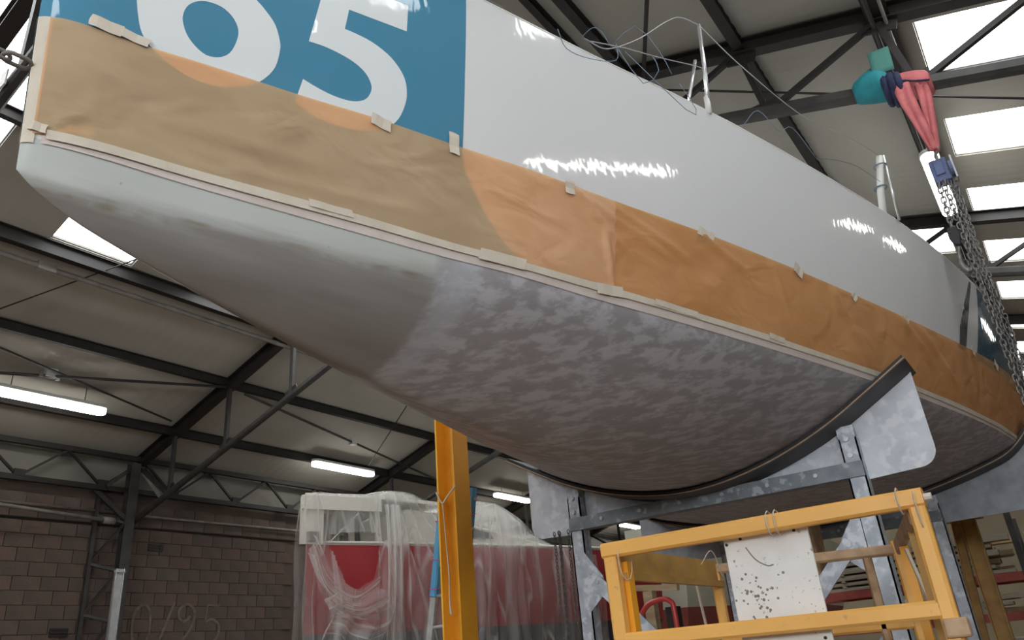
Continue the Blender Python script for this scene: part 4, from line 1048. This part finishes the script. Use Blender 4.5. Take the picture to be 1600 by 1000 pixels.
def rail(xt, xb, nm):
    zt_, z1 = 3.04, 1.5
    def X(z): return xt+(xb-xt)*(3.04-z)/1.2
    MB().beam((X(2.20), 5.28, 2.20), (X(3.05), 5.28, 3.05), .075, .06, up=(0, 1, 0), chamfer=.012).build('foam_sleeve', 'ladder_blue', ld)
    MB().beam((X(0), 5.28, 0.0), (X(3.02), 5.28, 3.02), .06, .03, up=(0, 1, 0)).build('side_rail', 'alu', ld)
    for z in (2.26, 2.5, 2.82):
        MB().tube([(X(z)+.05*math.cos(a), 5.28+.042*math.sin(a), z+.008*math.sin(2*a)) for a in np.linspace(0, 2*math.pi, 12)[:-1]], .004, 4, closed=True).build('tie', 'magenta', ld)
rail(-4.475, -4.70, 'a'); rail(-4.14, -4.36, 'b')
z = .2
while z < 3.0:
    x1 = -4.475-.225*(3.04-z)/1.2; MB().tube([(x1, 5.28, z), (x1+.39, 5.28, z)], .014, 8).build('rung', 'alu', ld, smooth=True); z += .25

# ------------------------------------------------------------------ plastic-wrapped red boat
RX, RY = -7.82, 6.54
rhb = pchip([-.3, 0, 1, 4.6, 5.4, 6.2, 7.0], [.0, .0, .303, 1.394, 1.58, 1.66, 1.66])
def rb(s, z, f=0., off=0., taper=1.0):
    h = max(.012, float(rhb(s))*taper)
    return (RX+h*(1-2*f)+(.953*off if f < .5 else -.953*off), RY+.953*s-.303*off*(1 if f < .5 else -1)*0, z)
rbt = thing('red_boat', (RX, RY+2.5, 0), 'red hulled boat with cream superstructure wrapped in torn clear polythene', 'boat')
def loft(stations, name, mt, parent):
    mb = MB(); mb.grid(stations); mb.add(stations[0], [tuple(range(len(stations[0])))]); mb.add(stations[-1], [tuple(range(len(stations[-1])))])
    return mb.build(name, mt, parent)
def bsec(s, z0, z1, lo, hi):
    pts = []
    for k in range(9):
        t = k/8; pts.append((lo+(hi-lo)*t**.7, z0+(z1-z0)*t))
    return [rb(s, z, 0, 0, f) for f, z in pts]+[rb(s, z, 1, 0, f) for f, z in pts[::-1]]
SS = [0, .1, .3, .6, 1, 2, 3, 4, 4.6, 5.2, 5.8, 6.4, 7.0]
loft([bsec(s, 2.13, 3.2, .93, 1.0) for s in SS], 'red_hull', 'red_hull', rbt)
loft([bsec(s, .9, 2.13, .1, .93) for s in SS], 'dark_bottom', 'dark_hull', rbt)
MB().grid([[rb(s, 3.215, f, 0, .99) for f in np.linspace(0, 1, 5)] for s in SS]).build('deck', 'boat_white', rbt, solid=.02)
for f in (0, 1): MB().tube([rb(s, 3.235, f) for s in SS], .02, 8).build('rubbing_strake', 'boat_white', rbt, smooth=True)
# open framework at the near end: wide post, roof beam, diagonal stay
MB().beam(rb(.06, 3.2, .2), rb(.06, 3.80, .2), .05, .30, up=(.303, .953, 0)).build('arch_post', 'boat_white', rbt)
for f in (0, 1): MB().beam(rb(1.05, 3.2, f, -.06), rb(1.0, 3.78, f, -.06), .05, .07, up=(.303, .953, 0)).build('arch_post', 'boat_white', rbt)
for f in (0, 1): MB().beam(rb(-.1, 3.72, f, -.02), rb(1.05, 3.74, f, -.02), .05, .18).build('roof_beam', 'boat_white', rbt)
MB().grid([[rb(s, 3.82+.03*math.sin(s*2), f) for f in np.linspace(0, 1, 5)] for s in np.linspace(-.05, 2.1, 8)]).build('hard_top', 'boat_white', rbt, solid=.05)
MB().tube([rb(.34, 3.22, 0, -.05), rb(.82, 3.70, 0, -.05)], .012, 6).build('stay', 'stain', rbt)
MB().box(rb(.05, 3.29, .2), (.14, .14, .12)).build('cleat_block', 'conduit', rbt)
cp = [(1.3, 3.21), (1.25, 3.62), (1.5, 3.72), (2.0, 3.68), (2.5, 3.56), (3.3, 3.42), (4.0, 3.3), (4.2, 3.21)]
v0 = [rb(s, z, .06) for s, z in cp]; v1 = [rb(s, z, .94) for s, z in cp]; n = len(cp)
MB().add(v0+v1, [(i, (i+1) % n, (i+1) % n+n, i+n) for i in range(n)]+[tuple(range(n)), tuple(range(2*n-1, n-1, -1))]).build('cabin', 'boat_white', rbt, bevel=.03)
wn_ = [(2.0, 3.36), (2.05, 3.56), (2.4, 3.52), (2.9, 3.42), (2.95, 3.34)]
MB().add([rb(s, z, .06, .02) for s, z in wn_], [tuple(range(5))]).build('cabin_window', 'smoked', rbt, solid=.01)
# polythene sheet
def film_piece(name, s_fn, z_fn, d_fn, nu, nv, parent, cut=None, side=0, top=False, flip=False):
    P = np.zeros((nu, nv, 3)); SZ = np.zeros((nu, nv, 2))
    for i in range(nu):
        for j in range(nv):
            u, v = i/(nu-1), j/(nv-1); s = s_fn(u, v); z = z_fn(u, v); d = d_fn(u, v, s, z)
            P[i, j] = rb(s, z, d) if top else rb(s, z, side, d); SZ[i, j] = (s, z)
    mb = MB().grid(P)
    if cut is not None:
        keep = []; fl = SZ.reshape(-1, 2)
        for f in mb.f:
            c = np.mean([fl[k] for k in f], axis=0)
            if not any(pip(c, q) for q in cut): keep.append(f)
        mb.f = keep
    uvs = [(.35*j/(nv-1), .6*i/(nu-1)) if flip else (i/(nu-1), j/(nv-1)) for i in range(nu) for j in range(nv)]
    me = bpy.data.meshes.new(name); me.from_pydata(mb.v, [], mb.f)
    ul = me.uv_layers.new(name='UVMap')
    for lp in me.loops: ul.data[lp.index].uv = uvs[lp.vertex_index]
    me.materials.append(M['film']); me.shade_smooth()
    o = bpy.data.objects.new(name, me); COL.objects.link(o); o.parent = parent
    o.location = -parent.location
    return o
fm = thing('polythene_sheet', (RX+.6, RY+2.0, 0), 'torn clear polythene sheet draped over the red boat', 'sheet')
ridge = pchip([-.12, .0, .15, .8, 1.1, 1.4, 1.7, 2.0, 2.3, 2.6, 2.85, 3.26, 3.6, 4.2, 4.7], [3.62, 3.80, 3.85, 3.87, 3.93, 3.92, 3.84, 3.80, 3.79, 3.86, 3.85, 3.66, 3.40, 3.20, 3.12])
hole_ = [[tuple(p) for p in spline([(.28, 3.30), (.36, 3.05), (.44, 2.84), (.57, 2.64), (.72, 2.69), (.86, 2.78), (.91, 3.0), (.96, 3.2), (.93, 3.34), (.6, 3.36)], 4, True)]]
def fold_d(u, v, s, z):
    g = v**.8
    o = .05+.07*g+.035*math.sin(24*s+5*math.sin(2.2*s)+2*v)*g+.018*math.sin(51*s+9*v)*g+.02*math.sin(9*v+6*s)
    if s > .95 and s < 2.3: o += .06*math.sin(20*(s-1.0)/(.45+1.5*v))*min(1, 3*g)
    return o
side_s = lambda u, v: -.12+5.0*u+.20*v*(1-u)*math.sin(7*u)
side_z = lambda u, v: float(ridge(-.12+5.0*u))*(1-v)+1.5*v+.02*math.sin(40*u)*(1-v)*v
film_piece('side_drape', side_s, side_z, fold_d, 280, 100, fm, hole_)
film_piece('side_drape', side_s, side_z, fold_d, 120, 24, fm, None, 1)
film_piece('top_drape', lambda u, v: -.12+5.0*u, lambda u, v: float(ridge(-.12+5.0*u))+.012*math.sin(31*u+7*v)*math.sin(math.pi*v)+.035*math.sin(9*u+5*v)*math.sin(math.pi*v), lambda u, v, s, z: v, 90, 22, fm, None, 0, True)
# swag: gathered torn edge hanging in a curve below the opening
sw = spline([(-.06, 3.28), (.10, 3.02), (.30, 2.78), (.57, 2.63), (.86, 2.79)], 8)
sw2 = spline([(-.10, 2.95), (.05, 2.62), (.28, 2.40), (.60, 2.30), (1.0, 2.42)], 8)
def swag(u, v):
    i = min(int(u*(len(sw)-1)), len(sw)-2); t = u*(len(sw)-1)-i
    a = sw[i]*(1-t)+sw[i+1]*t; b = sw2[i]*(1-t)+sw2[i+1]*t; return a*(1-v)+b*v
film_piece('swag_fold', lambda u, v: float(swag(u, v)[0]), lambda u, v: float(swag(u, v)[1]), lambda u, v, s, z: .18+.07*math.sin(9*v+2*u)+.02*math.sin(19*v+5*u), 60, 30, fm, flip=True)
film_piece('swag_fold', lambda u, v: .12+.9*u+.05*math.sin(9*v), lambda u, v: 2.52-.05*u-(1.0)*v+.08*math.sin(7*u), lambda u, v, s, z: .20+.05*math.sin(21*u+4*v)+.04*math.sin(7*v+9*u), 60, 40, fm, flip=True)
# bunched column of film right of the opening
film_piece('gathered_fold', lambda u, v: .98+.22*u+.06*v*u, lambda u, v: 3.72-2.2*v, lambda u, v, s, z: .15+.05*math.sin(17*u+2*v)+.03*math.sin(5*v), 40, 50, fm)

# ------------------------------------------------------------------ pale hull with red bottom behind the cage
ph = thing('pale_boat', (-6.9, 18.5, 0), 'pale cream boat hull with red bottom, seen through the yellow cage', 'boat')
def psec(y, lo, hi):
    t = (y-14.6)/9; bsm = 1.75*min(1, .35+1.6*t)*(1 if t < .75 else 1-.5*(t-.75)*4*.3); zk_ = 1.15+.25*t; zw_ = 2.12; zs_ = 3.95
    pts = []
    for k in range(11):
        a = k/10; z = zk_+(zs_-zk_)*a
        b = bsm*(1-(1-a)**2.3)**(1/2.0)
        pts.append((b, z))
    pts = np.array(pts); zz = np.linspace(lo if lo else zk_, hi if hi else zs_, 9); bb = np.interp(zz, pts[:, 1], pts[:, 0])
    if not lo: bb[0] = 0.02
    return [(-6.9-b, y, z) for b, z in zip(bb[::-1], zz[::-1])]+[(-6.9+b, y, z) for b, z in zip(bb, zz)]
PY = [14.6, 14.8, 15.3, 16.2, 17.4, 19, 21, 23.4]
loft([psec(y, 2.35, None) for y in PY], 'topsides', 'pale_hull', ph)
loft([psec(y, None, 2.35) for y in PY], 'red_bottom', 'red_bottom', ph)
# prop and stand of that hull
pst = thing('boat_stand', (-5.2, 13.0, 0), 'thin pale prop standing under the pale boat hull', 'stand')
MB().tube([(-5.32, 12.6, 3.0), (-5.1, 12.6, 0)], .025, 8).build('prop', 'rope', pst)
MB().box((-5.1, 12.6, .02), (.3, .3, .04)).build('foot', 'wood', pst)

# red hand truck behind the cradle
ht = thing('hand_truck', (-2.9, 6.0, 0), 'red tubular hand truck standing behind the front cradle', 'trolley')
MB().tube(spline([(-3.1, 6.0, 1.2), (-3.08, 6.0, 1.75), (-3.0, 6.0, 1.93), (-2.87, 6.0, 1.985), (-2.77, 6.0, 1.97), (-2.74, 6.0, 1.85), (-2.75, 6.0, 1.2)], 6), .021, 10).build('handle', 'red_paint', ht, smooth=True)
MB().box((-2.93, 6.0, 1.1), (.36, .03, 1.1)).build('back_plate', 'boat_white', ht, bevel=.02)
MB().box((-2.93, 5.86, .26), (.4, .3, .02)).build('toe_plate', 'red_paint', ht)
for x in (-3.13, -2.73): MB().tube([(x-.03, 6.1, .13), (x+.03, 6.1, .13)], .13, 14).build('wheel', 'rubber', ht)
tp = thing('timber_prop', (-2.95, 6.6, 0), 'upright pale timber post behind the red hand truck', 'post')
MB().box((-3.18, 6.5, 1.05), (.09, .09, 2.1)).build('post', 'wood', tp)
MB().box((-2.98, 6.5, .95), (.1, .1, 2.0)).build('post', 'steel', tp)
MB().beam((-3.5, 6.5, 2.16), (-2.9, 6.5, 2.10), .06, .05).build('cross_bar', 'wood', tp)

# yellow boat prop beneath the stern
yp = thing('stern_prop', (-.9, 10, 0), 'yellow double post steel prop under the yacht stern', 'stand')
MB().hbeam((-.90, 10.0, 0), (-.90, 10.0, 2.66), .14, .16, up=(1, 0, 0)).build('main_post', 'dirty_yellow', yp)
MB().hbeam((-1.12, 10.0, 1.0), (-1.02, 10.0, 2.66), .08, .09, up=(1, 0, 0)).build('second_post', 'dirty_yellow', yp)
MB().box((-.96, 10.0, 2.69), (.42, .3, .05)).build('head_plate', 'dirty_yellow', yp)
MB().box((-.95, 10.0, .02), (.7, .5, .04)).build('base_plate', 'dirty_yellow', yp)

# ------------------------------------------------------------------ timber rack
rk = thing('pallet_rack', (-1.2, 14.4, 0), 'tall pallet rack with dull red beams loaded with timber', 'rack')
for x in (-4.0, -.72, 2.6):
    for y in (14.0, 15.0): MB().box((x, y, 1.55), (.09, .07, 3.1)).build('upright', 'steel_grey', rk)
    for k in range(3): MB().beam((x, 14.0, .3+k*.9), (x, 15.0, 1.0+k*.9), .03, .03).build('lacing_bar', 'steel_grey', rk)
LV = (.75, 1.66, 2.20)
for z in LV:
    for y in (14.0, 15.0):
        for a, b in ((-4.0, -.72), (-.72, 2.6)): MB().box(((a+b)/2, y, z), (b-a-.09, .05, .12)).build('beam', 'rack_red', rk)
def board(x, y, z, dx, dy, dz, k, lb):
    o = MB().box((0, 0, 0), (dx, dy, dz)).build('timber_board', 'wood' if k % 3 else 'wood2', bevel=.004)
    o.location = (x, y, z); o.rotation_euler = (0, 0, rng.normal(0, .006))
    tag(o, lb, 'board', 'timber boards on the pallet rack')
kk = 0
ORD = ('bottom', 'second', 'third', 'fourth', 'fifth', 'sixth', 'seventh')
for lv, rows_, lvn in ((2.20, 6, 'upper'), (1.66, 3, 'middle'), (.75, 3, 'lowest')):
    for a, b, bay in ((-4.0, -.72, 'left'), (-.72, 2.6, 'right')):
        z = lv+.06
        for r_ in range(rows_):
            th = rng.choice([.05, .07, .085])
            z += .003
            for q in range(3):
                Lx = (b-a)-.25-rng.uniform(0, .6)
                pos = ('front', 'middle', 'rear')[q]; sh = 'pale yellowish' if kk % 3 else 'greyish'
                board((a+b)/2+rng.uniform(-.12, .12), 14.14+q*.31+rng.uniform(-.03, 0), z+th/2, Lx, .25, th, kk,
                      '%s sawn board, %s one of the %s layer, %s rack shelf, %s bay' % (sh, pos, ORD[r_], lvn, bay)); kk += 1
            z += th
            if r_ < rows_-1:
                for xb, xn in ((a+.7, 'left'), ((a+b)/2, 'centre'), (b-.7, 'right')):
                    o = MB().box((0, 0, 0), (.06, .95, .028)).build('bearer', 'wood2'); o.location = (xb, 14.45, z+.0155)
                    tag(o, 'small %s cross bearer above the %s board layer, %s shelf, %s bay' % (xn, ORD[r_], lvn, bay), 'bearer', 'bearers between the timber layers')
                z += .029
# crates, panels and rope coils by the rack
def crate(x, y, z, d, mt, label):
    c = thing('crate', (x, y, z), label, 'crate')
    MB().box((x, y, z+d[2]/2), (d[0]-.03, d[1]-.03, d[2]-.02)).build('carcass', mt, c)
    for e in (-1, 1):
        for k in (0, 1): MB().box((x, y+e*d[1]/2, z+.05+k*(d[2]-.1)), (d[0], .02, .08)).build('slat', 'wood2', c)
crate(-.1, 12.9, 1.40, (.9, .6, .5), 'wood', 'pale wooden crate beside the yellow stern prop')
st_ = thing('trestle_table', (-.0, 12.9, 0), 'low steel table carrying the pale crate and rope', 'table')
MB().box((.2, 12.9, 1.37), (2.6, 1.0, .05)).build('table_top', 'wood2', st_)
for x in (-1.0, 1.4):
    for y in (12.5, 13.3): MB().box((x, y, .67), (.06, .06, 1.35)).build('leg', 'steel_grey', st_)
rc = thing('rope_coil', (.9, 12.9, 1.42), 'coil of pale grey rope at the far right on the table', 'rope')
for k in range(5): MB().tube([(.85+(.2-.012*k)*math.cos(a), 12.75+(.1)*math.sin(a), 1.62+(.2-.01*k)*math.sin(a)) for a in np.linspace(0, 2*math.pi, 22)[:-1]], .028, 7, closed=True).build('rope_turn', 'rope', rc, smooth=True)
# long aluminium straightedge by the column
sp = thing('aluminium_plank', (-11.72, 6.22, 0), 'tall pale aluminium scaffold plank standing beside the lattice column', 'plank')
MB().box((-11.72, 6.25, 1.7), (.03, .125, 3.4)).build('plank_face', 'alu', sp)
for y in (6.19, 6.31): MB().box((-11.71, y, 1.7), (.05, .012, 3.4)).build('edge_flange', 'stain', sp)
MB().box((-11.70, 6.25, 3.36), (.06, .14, .03)).build('end_cap', 'alu', sp)
